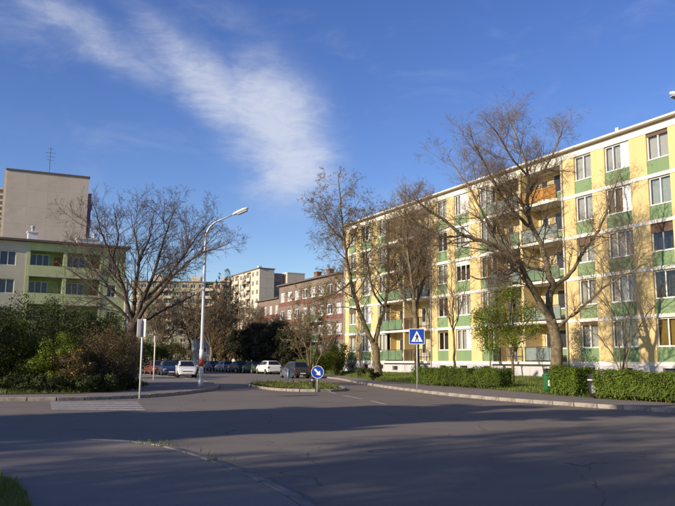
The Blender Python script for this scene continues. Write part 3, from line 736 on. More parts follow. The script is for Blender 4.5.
# ------------------------------------------------------------------ trees
def perp(d, rg):
    a = d.orthogonal().normalized(); b = d.cross(a); t = rg.random()*2*math.pi
    return a*math.cos(t)+b*math.sin(t)
class Tree:
    def __init__(s, seed, twig=.006, up=.12, spread=(32, 62), dens=1., maxl=4, leaf=0., lsize=.07, crook=.16):
        s.rg = random.Random(seed); s.wood = MB(); s.tw = MB(); s.leaves = []; s.twig = twig; s.up = up; s.spread = spread; s.dens = dens; s.maxl = maxl
        s.leaf = leaf; s.lsize = lsize; s.crook = crook
    def limb(s, pts, r0, r1, kids=True, L=2.6, step=.55, start=.15, sides=8, kr=.45):
        """a modelled limb through the points; side branches grow from it"""
        P = [Vector(p) for p in pts]; rg = s.rg
        Q = []; 
        E_ = [P[0]*2-P[1]]+P+[P[-1]*2-P[-2]]
        for i in range(1, len(E_)-2):
            for j in range(4):
                t = j/4; a, b, c, d = E_[i-1], E_[i], E_[i+1], E_[i+2]
                Q.append(.5*((2*b)+(c-a)*t+(2*a-5*b+4*c-d)*t*t+(3*b-a-3*c+d)*t**3)+Vector([rg.gauss(0, .025) for _ in range(3)])*(1 if 0 < i+j else 0))
        Q.append(P[-1]); n = len(Q); cum = [0]
        for i in range(1, n): cum.append(cum[-1]+(Q[i]-Q[i-1]).length)
        T = cum[-1]; rad = [r0+(r1-r0)*(c/T)**.8 for c in cum]
        s.wood.tube(Q, [r*(1+rg.uniform(-.06, .06)) for r in rad], sides)
        if not kids: return Q
        x = T*start
        while x < T:
            i = max(k for k in range(n) if cum[k] <= x); i = min(i, n-2); f = (x-cum[i])/max(1e-6, cum[i+1]-cum[i])
            p = Q[i].lerp(Q[i+1], f); d = (Q[i+1]-Q[i]).normalized(); r = rad[i]
            k = x/T; l = L*(.45+.75*math.sin(math.pi*min(1, .25+.62*k)))*rg.uniform(.55, 1.15)
            s.branch(p, s.turn(d, *s.spread), l, max(s.twig*1.5, min(r*kr, .012*l+.008)), 1)
            x += step/s.dens*rg.uniform(.6, 1.4)
        s.branch(Q[-1], (Q[-1]-Q[-3]).normalized(), L*.42, r1, 1)
        return Q
    def turn(s, d, lo, hi):
        a = R(s.rg.uniform(lo, hi)); q = d*math.cos(a)+perp(d, s.rg)*math.sin(a)
        q.z += s.up; return q.normalized()
    def branch(s, p, d, L, r, lvl):
        rg = s.rg; n = [0, 6, 5, 3, 2, 2][lvl]; q = [p.copy()]; dd = d.copy(); ds = []
        for i in range(n):
            dd = (dd+Vector([rg.gauss(0, s.crook) for _ in range(3)])+Vector((0, 0, s.up*.35))).normalized(); q.append(q[-1]+dd*L/n); ds.append(dd.copy())
        r1 = max(s.twig*.55, r*.3); rad = [max(s.twig*.6, r+(r1-r)*i/n) for i in range(n+1)]
        (s.wood if lvl == 1 and r > .03 else s.tw).tube(q, rad, 5 if lvl == 1 else (4 if lvl == 2 else 3), cap=False)
        if s.leaf and lvl >= 3:
            for i in range(1, n+1):
                if rg.random() < s.leaf: s.leaves.append(q[i])
        if lvl < s.maxl and L > .25:
            m = max(1, round([0, 6.5, 5.5, 3.6, 2][lvl]*s.dens*min(1.5, .5+L/[1, 2.4, 1.2, .6, .3][lvl]*.5)))
            for k in range(m):
                t = rg.uniform(.18, 1); i = min(n-1, int(t*n)); pp = q[i].lerp(q[i+1], t*n-i)
                s.branch(pp, s.turn(ds[i], *s.spread), L*rg.uniform(.32, .62)*(1.25-.5*t), max(s.twig, rad[i]*.6), lvl+1)
    def build(s, name, label, base, group=None, wood='bark', tw='twig', lm='leaf_bud', extra=None):
        root = empty(name, base, 0, label, 'tree', group); b = Vector(base)
        for mb, nm, mm in ((s.wood, 'trunk', wood), (s.tw, 'crown', tw)):
            if not mb.v: continue
            V = np.array(mb.v)-np.array(b); me = bpy.data.meshes.new(nm); me.from_pydata(V.tolist(), [], mb.f); me.materials.append(M[mm]); me.shade_smooth(); link(nm, me, root)
        if s.leaves:
            me = leafmesh('leaves', np.array([tuple(p-b) for p in s.leaves]), s.lsize, M[lm], s.rg.randrange(999)); link('leaves', me, root)
        return root
def leafmesh(name, P, size, m, seed, k=1, jit=.04, outward=None):
    rs = np.random.RandomState(seed); P = np.repeat(P, k, 0); n = len(P); P = P+rs.normal(0, jit, (n, 3))
    a = rs.normal(0, 1, (n, 3))
    if outward is not None: a = a*.55+np.repeat(outward, k, 0)
    a /= np.linalg.norm(a, axis=1)[:, None]+1e-9
    b = np.cross(a, rs.normal(0, 1, (n, 3))); b /= np.linalg.norm(b, axis=1)[:, None]+1e-9; c = np.cross(a, b)
    sz = (size*(.6+.8*rs.rand(n)))[:, None]
    V = np.stack([P-b*sz*.5, P+c*sz*.28, P+b*sz*.5+a*sz*.12, P-c*sz*.28], 1).reshape(-1, 3)
    me = bpy.data.meshes.new(name); me.from_pydata(V.tolist(), [], np.arange(4*n).reshape(-1, 4).tolist()); me.materials.append(m)
    return me
def copy_tree(root, loc, rz, sc, label, group):
    r = root.copy(); col.objects.link(r); r.location = loc; r.rotation_euler = (0, 0, rz); r.scale = (sc, sc, sc) if not hasattr(sc, '__len__') else sc; r['label'] = label
    if group: r['group'] = group
    for ch in root.children:
        c = ch.copy(); col.objects.link(c); c.parent = r
    return r
def px_limb(pts, Y0, dy=0., wob=None, rg=None, sq=None):
    if sq: pts = [(x, y if y > sq[0] else sq[0]-(sq[0]-y)*sq[1]) for x, y in pts]
    n = len(pts); return [at(x, y, Y0+dy*(i/(n-1))+((rg.gauss(0, wob) if wob and i else 0))) for i, (x, y) in enumerate(pts)]

# T1: the big bare tree in front of the yellow block
def big_tree():
    Y = 38.5; T = Tree(27, .0046, .05, (30, 66), 1.25, 4, crook=.10)
    base = at(559, 394, Y); base.z = .17; rg = T.rg
    tr = [base+Vector((0, 0, -.15)), base+Vector((-.02, 0, .25)), at(556.5, 366, Y), at(556, 338, Y), at(551, 320, Y)]
    T.limb(tr, .36, .27, False, sides=14)
    T.limb([base+Vector((0, 0, -.2)), base+Vector((0, 0, .35))], .48, .30, False, sides=14)
    J = (552, 324)
    T.limb(px_limb([J, (541, 304), (528, 281), (520, 265), (503, 251), (487, 242.5), (464, 234), (444, 218), (424, 204)], Y, -2.5, sq=(255, .95)), .22, .05, L=2.5)
    T.limb(px_limb([J, (549, 300), (552.5, 285), (547, 270), (542, 247), (532, 226), (528, 205), (528, 172), (522, 146), (514, 124)], Y, 1.5, sq=(255, .95)), .23, .04, L=2.7, start=.25)
    T.limb(px_limb([(553, 287), (571, 273), (581, 256), (591, 241), (601, 224), (611, 196), (617, 176)], Y+.3, 1.5, sq=(255, .95)), .13, .035, L=2.3)
    T.limb(px_limb([(556, 328), (573, 315), (590, 300), (607, 285), (627, 274), (645, 264)], Y, -2.5, sq=(255, .95)), .10, .03, L=2.0)
    T.limb(px_limb([(531, 226), (513, 208), (498, 185), (485, 160), (474, 138)], Y+.8, -2.5, sq=(255, .95)), .10, .03, L=2.4)
    T.limb(px_limb([(528, 190), (545, 165), (556, 142), (562, 124)], Y+1.1, 2.5, sq=(255, .95)), .09, .03, L=2.2)
    T.limb(px_limb([(503, 251), (492, 228), (478, 200), (464, 176), (452, 158)], Y-1.3, 2, sq=(255, .95)), .11, .03, L=2.4)
    T.limb(px_limb([(464, 234), (446, 236), (428, 228), (408, 216)], Y-2, -1, sq=(255, .95)), .06, .025, L=1.7)
    T.limb(px_limb([(547, 270), (532, 268), (514, 255), (505, 232), (497, 212)], Y+.5, 3, sq=(255, .95)), .10, .03, L=2.3)
    T.limb(px_limb([(528, 172), (510, 150), (500, 132), (492, 120)], Y+1, -2, sq=(255, .95)), .07, .025, L=2.0)
    T.limb(px_limb([(520, 265), (508, 275), (497, 270), (484, 280), (468, 275)], Y-1, -2, sq=(255, .95)), .06, .02, L=1.5)
    return T.build('bare_tree', 'big bare tree with forking limbs in front of the yellow block, beside the green bin', base)
big_tree()
# T2: leaning forked tree with buds near the block's far corner
def corner_tree():
    Y = 61.7; T = Tree(22, .0075, .06, (35, 75), 1.05, 4, leaf=.45, lsize=.10); base = at(378, 376, Y); base.z = .34; rg = T.rg
    T.limb([base-Vector((0, 0, .2)), at(377, 362, Y), at(375.5, 350, Y), at(373.5, 342, Y)], .40, .31, False, sides=12)
    T.limb(px_limb([(373.5, 344), (366, 328), (360, 314), (354, 292), (350, 276), (346, 252), (343, 230), (340.5, 205), (339, 184)], Y, -2), .22, .05, L=3.0, start=.2, step=.6)
    T.limb(px_limb([(374.5, 344), (378, 330), (383, 312), (387, 292), (389, 265), (387, 240), (385, 216)], Y, 2), .21, .05, L=3.2, start=.25, step=.7)
    T.limb(px_limb([(351, 281), (338, 292), (325, 297), (312, 302)], Y-1, -2), .10, .03, L=2.0)
    T.limb(px_limb([(387, 292), (400, 278), (410, 258), (416, 236)], Y+1, 2), .12, .03, L=2.2)
    T.limb(px_limb([(384, 308), (373, 290), (368, 265), (366, 240), (372, 215)], Y+.6, 3), .10, .03, L=2.2)
    T.limb(px_limb([(344, 240), (330, 226), (322, 210)], Y-1.3, -2), .08, .03, L=2.2)
    T.limb(px_limb([(346, 252), (356, 232), (362, 215)], Y-1.2, 2), .07, .03, L=1.8)
    return T.build('budding_tree', 'leaning forked tree with yellow buds at the far corner of the yellow block', base)
bt = corner_tree()
# T3: slimmer twiggy tree
def twiggy_tree():
    Y = 50.7; T = Tree(23, .0068, .25, (22, 50), 1.08, 4, leaf=.12, lsize=.08); base = at(418, 380, Y); base.z = .26
    T.limb([base-Vector((0, 0, .2)), at(417, 362, Y), at(416.5, 345, Y), at(416, 325, Y), at(414, 300, Y)], .20, .15, False, sides=10)
    T.limb(px_limb([(414, 302), (412, 280), (408, 255), (406, 225), (405, 200)], Y, -1), .11, .03, L=2.3, start=.05, step=.35)
    T.limb(px_limb([(415, 310), (421, 290), (425, 265), (427, 238), (428, 212)], Y, 1.3), .10, .03, L=2.2, start=.1, step=.35)
    T.limb(px_limb([(416, 325), (408, 305), (399, 285), (394, 260), (392, 235)], Y, .5), .08, .025, L=2.0, start=.15, step=.4)
    T.limb(px_limb([(416, 315), (417, 285), (416, 255), (417, 220)], Y, 2.5), .08, .025, L=2.0, start=.15, step=.4)
    return T.build('twiggy_tree', 'slim brown tree with a dense brush of twigs behind the crossing sign', base, tw='twig')
tt = twiggy_tree()
# T5: young thin tree behind the hedge
def thin_tree(px, Y, top, seed, label, base_y=378, lean=0, leaf=.0, name='young_tree', r=.09, L=1.5):
    T = Tree(seed, .007, .2, (25, 55), .95, 4, leaf=leaf, lsize=.07); b = at(px, base_y, Y); b.z = lawnz(b)
    h = (base_y-top)
    T.limb([b-Vector((0, 0, .2)), at(px+lean*.2, base_y-h*.2, Y), at(px+lean*.4, base_y-h*.42, Y)], r, r*.75, False, sides=8)
    T.limb(px_limb([(px+lean*.4, base_y-h*.42), (px+lean*.6, base_y-h*.62), (px+lean*.8, base_y-h*.82), (px+lean, top)], Y, .5), r*.7, .02, L=L, start=.05, step=.3)
    for (dx, k) in ((-9, .9), (10, .85), (-4, .75)):
        T.limb(px_limb([(px+lean*.4, base_y-h*.44), (px+lean*.4+dx*.5, base_y-h*.58), (px+lean*.4+dx*1.3, base_y-h*k)], Y, dx*.12), r*.45, .015, L=L*.8, start=.2, step=.32)
    return T.build(name, label, b, lm='leaf_fresh')
thin_tree(455, 50.1, 268, 31, 'thin young tree with bare twigs standing behind the long clipped hedge', 380, -4)
thin_tree(490, 49, 300, 33, 'thin sapling beside the leafy young tree under the balconies', 382, 3, r=.05, L=1.0)
# T6: small multi stem bare tree on the right behind the hedge
def multi_tree():
    Y = 37.6; T = Tree(41, .004, .12, (28, 60), .8, 4); b = at(622, 386, Y); b.z = lawnz(b)
    for (p, dy, r) in [([(622, 388), (624, 360), (626, 335), (622, 300), (612, 275), (600, 258)], -1, .055), ([(623, 388), (627, 362), (633, 340), (645, 318), (660, 300), (672, 285)], 1, .05),
                       ([(621, 388), (617, 365), (606, 345), (590, 330), (578, 320)], .5, .04), ([(622, 388), (626, 350), (632, 310), (636, 275), (640, 248)], 1.5, .05), ([(621, 388), (620, 360), (616, 330), (606, 305), (590, 290)], -1.5, .045)]:
        T.limb(px_limb(p, Y, dy), r, .014, L=1.5, start=.3, step=.30, sides=6)
    return T.build('small_bare_tree', 'small bare tree with several thin stems behind the clipped hedge by the black bin', b)
multi_tree()
# T7: large dark tree on the left
def left_tree():
    Y = 41.; T = Tree(51, .006, .07, (30, 62), 1.08, 4, crook=.11); base = at(131, 389, Y); base.z = .14
    T.limb([base-Vector((0, 0, .2)), at(131, 365, Y), at(132, 340, Y), at(133, 322, Y)], .36, .30, False, sides=12)
    J = (133, 326)
    for (p, dy, r, L) in [([J, (127, 300), (120, 275), (110, 250), (102, 228), (97, 208)], -2, .14, 2.3), ([J, (134, 300), (138, 270), (137, 240), (132, 218)], 2.5, .15, 2.4),
                          ([J, (142, 302), (152, 278), (160, 250), (167, 225), (172, 210)], -1, .15, 2.4), ([J, (146, 308), (162, 288), (182, 265), (200, 250), (222, 242)], -2.5, .14, 2.0),
                          ([J, (122, 312), (104, 296), (86, 280), (70, 268)], -1, .11, 2.2), ([(142, 302), (165, 278), (184, 252), (197, 232), (206, 220)], 2, .11, 2.2),
                          ([(127, 300), (108, 285), (90, 262), (80, 244)], 2, .10, 2.2), ([J, (150, 318), (172, 306), (192, 296)], 1.5, .08, 1.8), ([(137, 262), (148, 236), (152, 214)], 1, .08, 1.9), ([(112, 256), (118, 234), (116, 214)], -1, .07, 1.9)]:
        T.limb(px_limb(p, Y, dy, sq=(300, .93)), r, .03, L=L, start=.2, step=.42)
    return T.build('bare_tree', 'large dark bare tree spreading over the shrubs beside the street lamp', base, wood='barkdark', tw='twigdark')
lt = left_tree()

# generic bare tree (used off to the side, where the photo shows only its shadow, and far away)
def generic_tree(seed, h, name, label, loc, wood='bark', tw='twig', leaf=0., lm='leaf_bud', dens=1., lsize=.12, spread=1., group=None, twig=.009):
    T = Tree(seed, twig, .10, (30, 62), dens, 4, leaf=leaf, lsize=lsize); rg = T.rg; z1 = h*.28
    T.limb([Vector((0, 0, -.2)), Vector((.05, 0, z1*.5)), Vector((0, .05, z1))], h*.026, h*.02, False, sides=9)
    n = 7
    for i in range(n):
        a = 2*math.pi*i/n+rg.uniform(-.3, .3); s = (rg.uniform(.2, .34) if i else .05)*h*spread; zt = h*rg.uniform(.72, .98)
        T.limb([Vector((0, 0, z1*.9)), Vector((math.cos(a)*s*.35, math.sin(a)*s*.35, z1+(zt-z1)*.3)), Vector((math.cos(a)*s*.75, math.sin(a)*s*.75, z1+(zt-z1)*.65)), Vector((math.cos(a+.2)*s, math.sin(a+.2)*s, zt))], h*.012, .03, L=h*.17, start=.2, step=h*.05)
    r = T.build(name, label, (0, 0, 0), group, wood, tw, lm); r.location = loc
    return r
Q = Vector((math.cos(R(SUN_AZ-180)), math.sin(R(SUN_AZ-180)), 0)); Mv = Vector((-Q.y, Q.x, 0))
def mq(m, q, z=ZF): p = Mv*m+Q*q; return (p.x, p.y, z)
gA = generic_tree(61, 14, 'street_tree', 'tall dense budding tree on the cross street footway', mq(16.6, -17), leaf=1., lm='leaf_bud', dens=1.25, lsize=.40, spread=.75)
copy_tree(gA, mq(16.2, -33), 2.2, (1, 1, 1.05), 'tall dense budding tree further along the cross street', None)
gB = generic_tree(62, 13, 'street_tree', 'bare street tree beside the near footway', mq(7.2, -19), dens=1.25, group='bare trees along the near footway', twig=.013)
for (m, q, a, s) in [(2.2, -15, 1.3, .95), (-3.0, -17, 3.0, 1.0), (9.5, -31, 4.0, 1.1), (4.6, -28, 5.1, 1.05)]:
    copy_tree(gB, mq(m, q), a, s, 'bare street tree beside the near footway', 'bare trees along the near footway')

# ------------------------------------------------------------------ shrubs and leafy things
def blob_leaves(rs, c, r, n, shell=.75):
    d = rs.normal(0, 1, (n, 3)); d /= np.linalg.norm(d, axis=1)[:, None]
    k = (shell+(1-shell)*rs.rand(n))[:, None]
    return np.array(c)+d*k*np.array(r), d
def shrub(name, label, loc, r, h, m, seed, clumps=22, leaves=170, size=.13, stemm='barkdark', group=None, cat='shrub', flowers=0, z0=.0, csize=(.22, .42)):
    rs = np.random.RandomState(seed); rg = random.Random(seed); root = empty(name, loc, rg.random()*6, label, cat, group)
    P, O = [], []; cen = []
    rx, ry = (r, r) if not hasattr(r, '__len__') else r
    for i in range(clumps):
        d = rs.normal(0, 1, 3); d /= np.linalg.norm(d); k = .45+.55*rs.rand()
        c = np.array([d[0]*rx*k*.85, d[1]*ry*k*.85, z0+(h-z0)*.52+d[2]*(h-z0)*.44*k]); cr = np.array([1, 1, .8])*rs.uniform(*csize)*min(rx*1.3, h*.8)
        cen.append(c); p, o = blob_leaves(rs, c, cr, leaves, .35); ok = p[:, 2] > .05; P.append(p[ok]); O.append(o[ok])
    P, O = np.concatenate(P), np.concatenate(O)
    link('leaves', leafmesh('leaves', P, size, M[m], seed, 1, .03, O), root)
    st = MB()
    for c in cen[:14]:
        c = Vector(c); a = Vector((rg.uniform(-.15, .15)*rx, rg.uniform(-.15, .15)*ry, -.1)); md = a.lerp(c, .5)+Vector((rg.gauss(0, .1), rg.gauss(0, .1), h*.06))
        st.tube([a, md, c], [.012*h+.01, .008*h+.007, .006], 5)
    st.build('stems', M[stemm], root, smooth=True)
    if flowers:
        k = rs.choice(len(P), flowers); link('flowers', leafmesh('flowers', P[k]+O[k]*.05, .12, M['flower'], seed+1), root)
    return root
def lawn_pt(px, Y, z=ZF+.02):
    v = ray(px, 361); return Vector((v.x/v.y*Y, Y, z))
# left corner shrubs
LS = [(4, 34.5, 1.9, 3.4, 'leaf_fresh', 'green shrub with bright young leaves at the end of the corner planting', 0, 0),
      (38, 37, 2.6, 4.9, 'leaf_dark', 'tall dark evergreen shrub in the middle of the corner planting', 0, 0),
      (58, 33.6, 1.5, 2.5, 'leaf_fresh', 'green shrub in front of the tall evergreen shrub', 0, 0),
      (72, 32.6, 1.0, 1.9, 'leaf_brown', 'small brown shrub with yellow blossom in the corner planting', 200, 0),
      (85, 37.5, 2.5, 4.3, 'leaf_dark', 'dark olive shrub beside the brown thicket', 0, 0),
      (103, 34.5, 1.9, 3.1, 'leaf_brown', 'broad brown thicket of fine twigs under the bare tree', 0, 0),
      (119, 36.5, 1.6, 2.9, 'leaf_brown', 'dark brown shrub at the foot of the large bare tree', 0, 0),
      (18, 40, 2.8, 4.4, 'leaf_dark', 'dark shrub in front of the green block, behind the bright leaved shrub', 0, 0),
      (108, 41.5, 2.2, 3.8, 'leaf_dark', 'dark green shrub behind the trunk of the large bare tree', 0, 0),
      (-18, 33, 2.3, 4.0, 'leaf_dark', 'dark shrub along the cross street footway', 0, 0),
      (64, 42, 2.5, 4.6, 'leaf_shrub', 'tall green shrub at the back of the corner planting', 0, 0)]
for i, (px, Y, r, h, m, lab, fl, _) in enumerate(LS):
    shrub('shrub', lab, lawn_pt(px, Y), r, h, m, 100+i, 64, 230 if m != 'leaf_brown' else 150, .09 if m != 'leaf_brown' else .06, flowers=fl, csize=(.12, .25))
for i, (px, Y) in enumerate([(20, 31.6), (48, 31.4), (80, 31.8), (106, 32.6), (124, 34.5)]):
    shrub('ground_shrub', ['low dark shrub edging the planting in front of the bright leaved shrub', 'low dark shrub edging the planting in front of the tall evergreen', 'low dark shrub beside the yellow blossomed shrub', 'low dark shrub in front of the brown thicket', 'low dark shrub behind the pale sign post'][i], lawn_pt(px, Y), (1.3, .8), .75, 'leaf_dark', 140+i, 16, 160, .09, group='low shrubs edging the corner planting')
# clipped hedges on the right
def hedge(label, a, b, w, h, seed, n=6500, m='leaf_hedge'):
    d = b-a; L = d.length; rz = math.atan2(d.y, d.x); rs = np.random.RandomState(seed)
    root = empty('hedge', (a.x, a.y, (lawnz(a)+lawnz(b))/2-.02), rz, label, 'hedge')
    core = MB(); nx = int(L/.3)
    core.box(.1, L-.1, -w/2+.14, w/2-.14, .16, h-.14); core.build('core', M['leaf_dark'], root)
    A = [L*h, L*h, L*w, w*h, w*h]; k = rs.choice(5, n, p=np.array(A)/sum(A)); u, v = rs.rand(n), rs.rand(n); inn = rs.rand(n)**2*.17
    P = np.zeros((n, 3)); O = np.zeros((n, 3))
    keepz = rs.rand(n)
    bulge = .07*np.sin(u*L*1.9+seed)+.05*np.sin(u*L*4.3+1)+.035*np.sin(u*L*9.7)
    for i in range(5):
        s = k == i
        if i < 2: P[s] = np.stack([u[s]*L, (1 if i else -1)*(w/2-inn[s]+bulge[s]*.6), .06+v[s]*(h-.04)], 1); O[s, 1] = 1 if i else -1
        elif i == 2: P[s] = np.stack([u[s]*L, (v[s]-.5)*w, h-inn[s]+bulge[s]], 1); O[s, 2] = 1
        else: P[s] = np.stack([(L if i == 3 else 0)+(-1 if i == 3 else 1)*inn[s], (u[s]-.5)*w, .06+v[s]*h], 1); O[s, 0] = 1 if i == 3 else -1
    ok = (P[:, 2] > .32+.12*np.sin(P[:, 0]*7)+.08*np.sin(P[:, 0]*17)) | (keepz < .45); P, O = P[ok], O[ok]
    link('leaves', leafmesh('leaves', P, .068, M[m], seed, 1, .03, O), root)
    st = MB(); rg = random.Random(seed)
    for i in range(int(L/.28)):
        x = .15+.28*i+rg.uniform(-.05, .05); y = rg.uniform(-w*.35, w*.1)-.05; st.tube([(x, y, -.05), (x+rg.uniform(-.1, .1), y, .3)], .014, 5)
    st.build('stems', M['bark'], root)
def hp(px, n): v = ray(px, 361); k = v.x/v.y; Y = n/(k*N.x+N.y); return Vector((k*Y, Y, 0))
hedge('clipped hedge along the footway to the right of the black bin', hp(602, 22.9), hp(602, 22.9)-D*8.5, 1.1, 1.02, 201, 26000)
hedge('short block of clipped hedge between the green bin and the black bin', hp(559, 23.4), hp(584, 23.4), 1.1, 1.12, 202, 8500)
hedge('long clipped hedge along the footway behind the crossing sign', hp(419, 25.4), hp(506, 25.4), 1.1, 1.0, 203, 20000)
shrub('shrub', 'small round dark shrub at the foot of the leaning budding tree', hp(373, 28)+Vector((0, 0, .2)), .8, .8, 'leaf_dark', 210, 14, 160, .09)
shrub('shrub', 'low dark shrub below the basement windows by the block corner', hp(360, 31)+Vector((0, 0, .3)), .7, .75, 'leaf_dark', 211, 14, 160, .09)
# young leafy tree in front of the balconies
def leafy_tree():
    Y = 45.2; T = Tree(71, .006, .15, (30, 65), .9, 3); b = at(513, 388, Y); b.z = lawnz(b); T.leaves = []
    T.limb([b-Vector((0, 0, .2)), at(513, 360, Y), at(513.5, 335, Y)], .10, .075, False, sides=8)
    for p, dy in [([(513.5, 337), (513, 315), (511, 290), (508, 276)], 0), ([(513, 345), (500, 330), (488, 318), (480, 308)], -1), ([(513, 340), (525, 325), (535, 312), (542, 300)], 1), ([(513, 350), (500, 342), (486, 338), (478, 332)], 1.2), ([(513, 345), (526, 340), (536, 335)], -1.2)]:
        T.limb(px_limb(p, Y, dy), .05, .015, L=1.1, start=.25, step=.32, sides=6)
    r = T.build('leafy_tree', 'young tree in fresh green leaf in front of the ground floor balconies', b)
    rs = np.random.RandomState(5); P = []
    for (px, py, rx, rz, dy, n) in [(508, 292, .9, .7, 0, 420), (492, 312, .9, .8, -.6, 480), (526, 312, .9, .7, .5, 420), (482, 330, .7, .7, .4, 380), (505, 328, 1., .8, .2, 480), (530, 330, .7, .6, -.3, 300), (490, 346, .7, .55, -.3, 260), (478, 316, .5, .5, 0, 200), (512, 340, .7, .6, -.8, 240)]:
        c = at(px, py, Y+dy)-b; p, o = blob_leaves(rs, c, (rx*1.15, rx*1.15, rz*1.1), int(n*3.2), .25); P.append(p)
    link('leaves', leafmesh('leaves', np.concatenate(P), .10, M['leaf_fresh'], 3), r)
leafy_tree()
# dark evergreens behind the parked cars and at the brick block
EV = [(243, 104, 2.8, 6.4, 'leaf_conifer', 'dark evergreen bush behind the row of parked cars, nearest the street end'), (259, 98, 3.0, 6.9, 'leaf_conifer', 'tall dark evergreen bush behind the white estate car'),
      (276, 93, 3.1, 6.6, 'leaf_conifer', 'wide dark evergreen bush below the brick banded block'), (292, 90, 2.6, 5.4, 'leaf_conifer', 'dark evergreen bush behind the charcoal car'),
      (226, 113, 2.8, 7.0, 'leaf_brown', 'brown leafed bush mass at the far bend of the street')]
for i, (px, Y, r, h, m, lab) in enumerate(EV):
    shrub('evergreen_bush', lab, lawn_pt(px, Y), r, h, m, 300+i, 70, 230, .2, cat='bush', csize=(.12, .24))
shrub('shrub', 'bright green bush at the corner of the yellow block', lawn_pt(338, 76), 1.8, 3.4, 'leaf_shrub', 320, 26, 240, .14)
shrub('shrub', 'fresh green bush behind the charcoal car', lawn_pt(322, 73), 1.7, 2.9, 'leaf_fresh', 321, 24, 200, .13)
shrub('shrub', 'small yellow green bush beside the multi stemmed tree', lawn_pt(304, 72), .9, 1.9, 'leaf_fresh', 322, 16, 160, .12)
# multi stemmed small tree by the island, in brown bud
def stem_tree():
    Y = 71.; T = Tree(81, .008, .12, (28, 60), .95, 4, leaf=.3, lsize=.13); b = at(311, 377, Y); b.z = .12
    for p, dy in [([(311, 378), (308, 358), (303, 338), (296, 318), (290, 300)], 0), ([(312, 378), (315, 355), (319, 335), (325, 312), (328, 292)], 1), ([(311, 378), (311, 350), (309, 325), (308, 300)], 2), ([(311, 378), (305, 362), (296, 345), (287, 335)], -1.5), ([(312, 378), (318, 360), (328, 345), (336, 330)], -1)]:
        T.limb(px_limb(p, Y, dy), .10, .03, L=2.0, start=.3, step=.45, sides=6)
    T.build('multi_stem_tree', 'small multi stemmed brown tree behind the blue arrow sign', b)
stem_tree()
# far street trees
gC = generic_tree(91, 13, 'street_tree', 'brown budding street tree beyond the curved street lamp', lawn_pt(211, 118), leaf=.42, dens=.95, lsize=.17, lm='leaf_brown', twig=.018, spread=1.)
for (px, Y, s, a, lab) in [(226, 140, (.8, .8, 1.4), 1., 'tall slender budding tree beside the panel block with balconies'), (240, 122, .85, 2.2, 'brown budding tree behind the row of parked cars'),
                           (216, 165, 1.0, 5.2, 'budding tree at the far bend of the street'), (300, 104, .62, 4.4, 'brown budding tree against the brick banded block'), (268, 110, .62, 3.4, 'brown budding tree above the dark evergreen bushes'), (112, 95, .6, 1.9, 'brown budding tree at the end of the green block')]:
    copy_tree(gC, lawn_pt(px, Y, .1), a, s, lab, None)
# low greenery at the street end
for i, (px, Y, r, h, m, lab) in enumerate([(152, 100, 2.6, 4.2, 'leaf_shrub', 'green shrub beside the far left pavement'), (170, 128, 4, 5.2, 'leaf_bud', 'yellow green bush in front of the wide panel block'), (190, 140, 4, 5, 'leaf_bud', 'pale yellow bush at the street end beside the pale shed'), (126, 57, 1.8, 3.0, 'leaf_dark', 'dark shrub on the left pavement beside the dull red car'),
                                          (218, 150, 4, 6, 'leaf_brown', 'brown bush closing the far bend of the street')]):
    shrub('shrub', lab, lawn_pt(px, Y), r, h, m, 340+i, 26, 220, .2)

for (px, Y, sc, a, lab) in [(160, 125, .95, 1.0, 'bare tree in front of the wide panel block, behind the parked cars'), (192, 138, 1.0, 2.4, 'bare tree beside the pale shed at the street end'), (256, 103, .72, .5, 'bare tree rising from the dark evergreen bushes')]:
    copy_tree(gB, lawn_pt(px, Y, .1), a, sc, lab, 'bare trees down the street')
# ------------------------------------------------------------------ traffic island
def island():
    isl = smooth_line([(-5.5, 46.5), (-4.6, 42.2), (-3.0, 38.2), (-1.6, 37.0), (-.2, 37.3), (.35, 38.8), (.2, 42), (-.9, 47), (-2.6, 50.5), (-4.6, 50), (-5.5, 46.5)], .8)
    poly('traffic_island', [(p.x, p.y) for p in isl], .10, M['soil'])
    kerb('island_kerb', isl, 1, lambda c: True, .125)
    rg = random.Random(8); pts = []; fl = []
    c = sum((p for p in isl), Vector())/len(isl)
    for i in range(7000):
        p = isl[rg.randrange(len(isl))]; k = math.sqrt(rg.random())*.93; q = c.lerp(p, k); pts.append((q.x, q.y, .1))
        if i % 9 == 0 and q.y > 40: fl.append((q.x, q.y, .1))
    props(link('island_grass', blades('island_grass', pts, .09, .02, M['grass'], 9)), 'grass growing on the traffic island', 'grass', kind='stuff')
    props(link('island_flowers', leafmesh('island_flowers', np.array(fl)+np.array([0, 0, .10]), .08, M['leaf_bud'], 4, 2, .08)), 'yellowish low plants on the traffic island', 'plants', kind='stuff')
island()
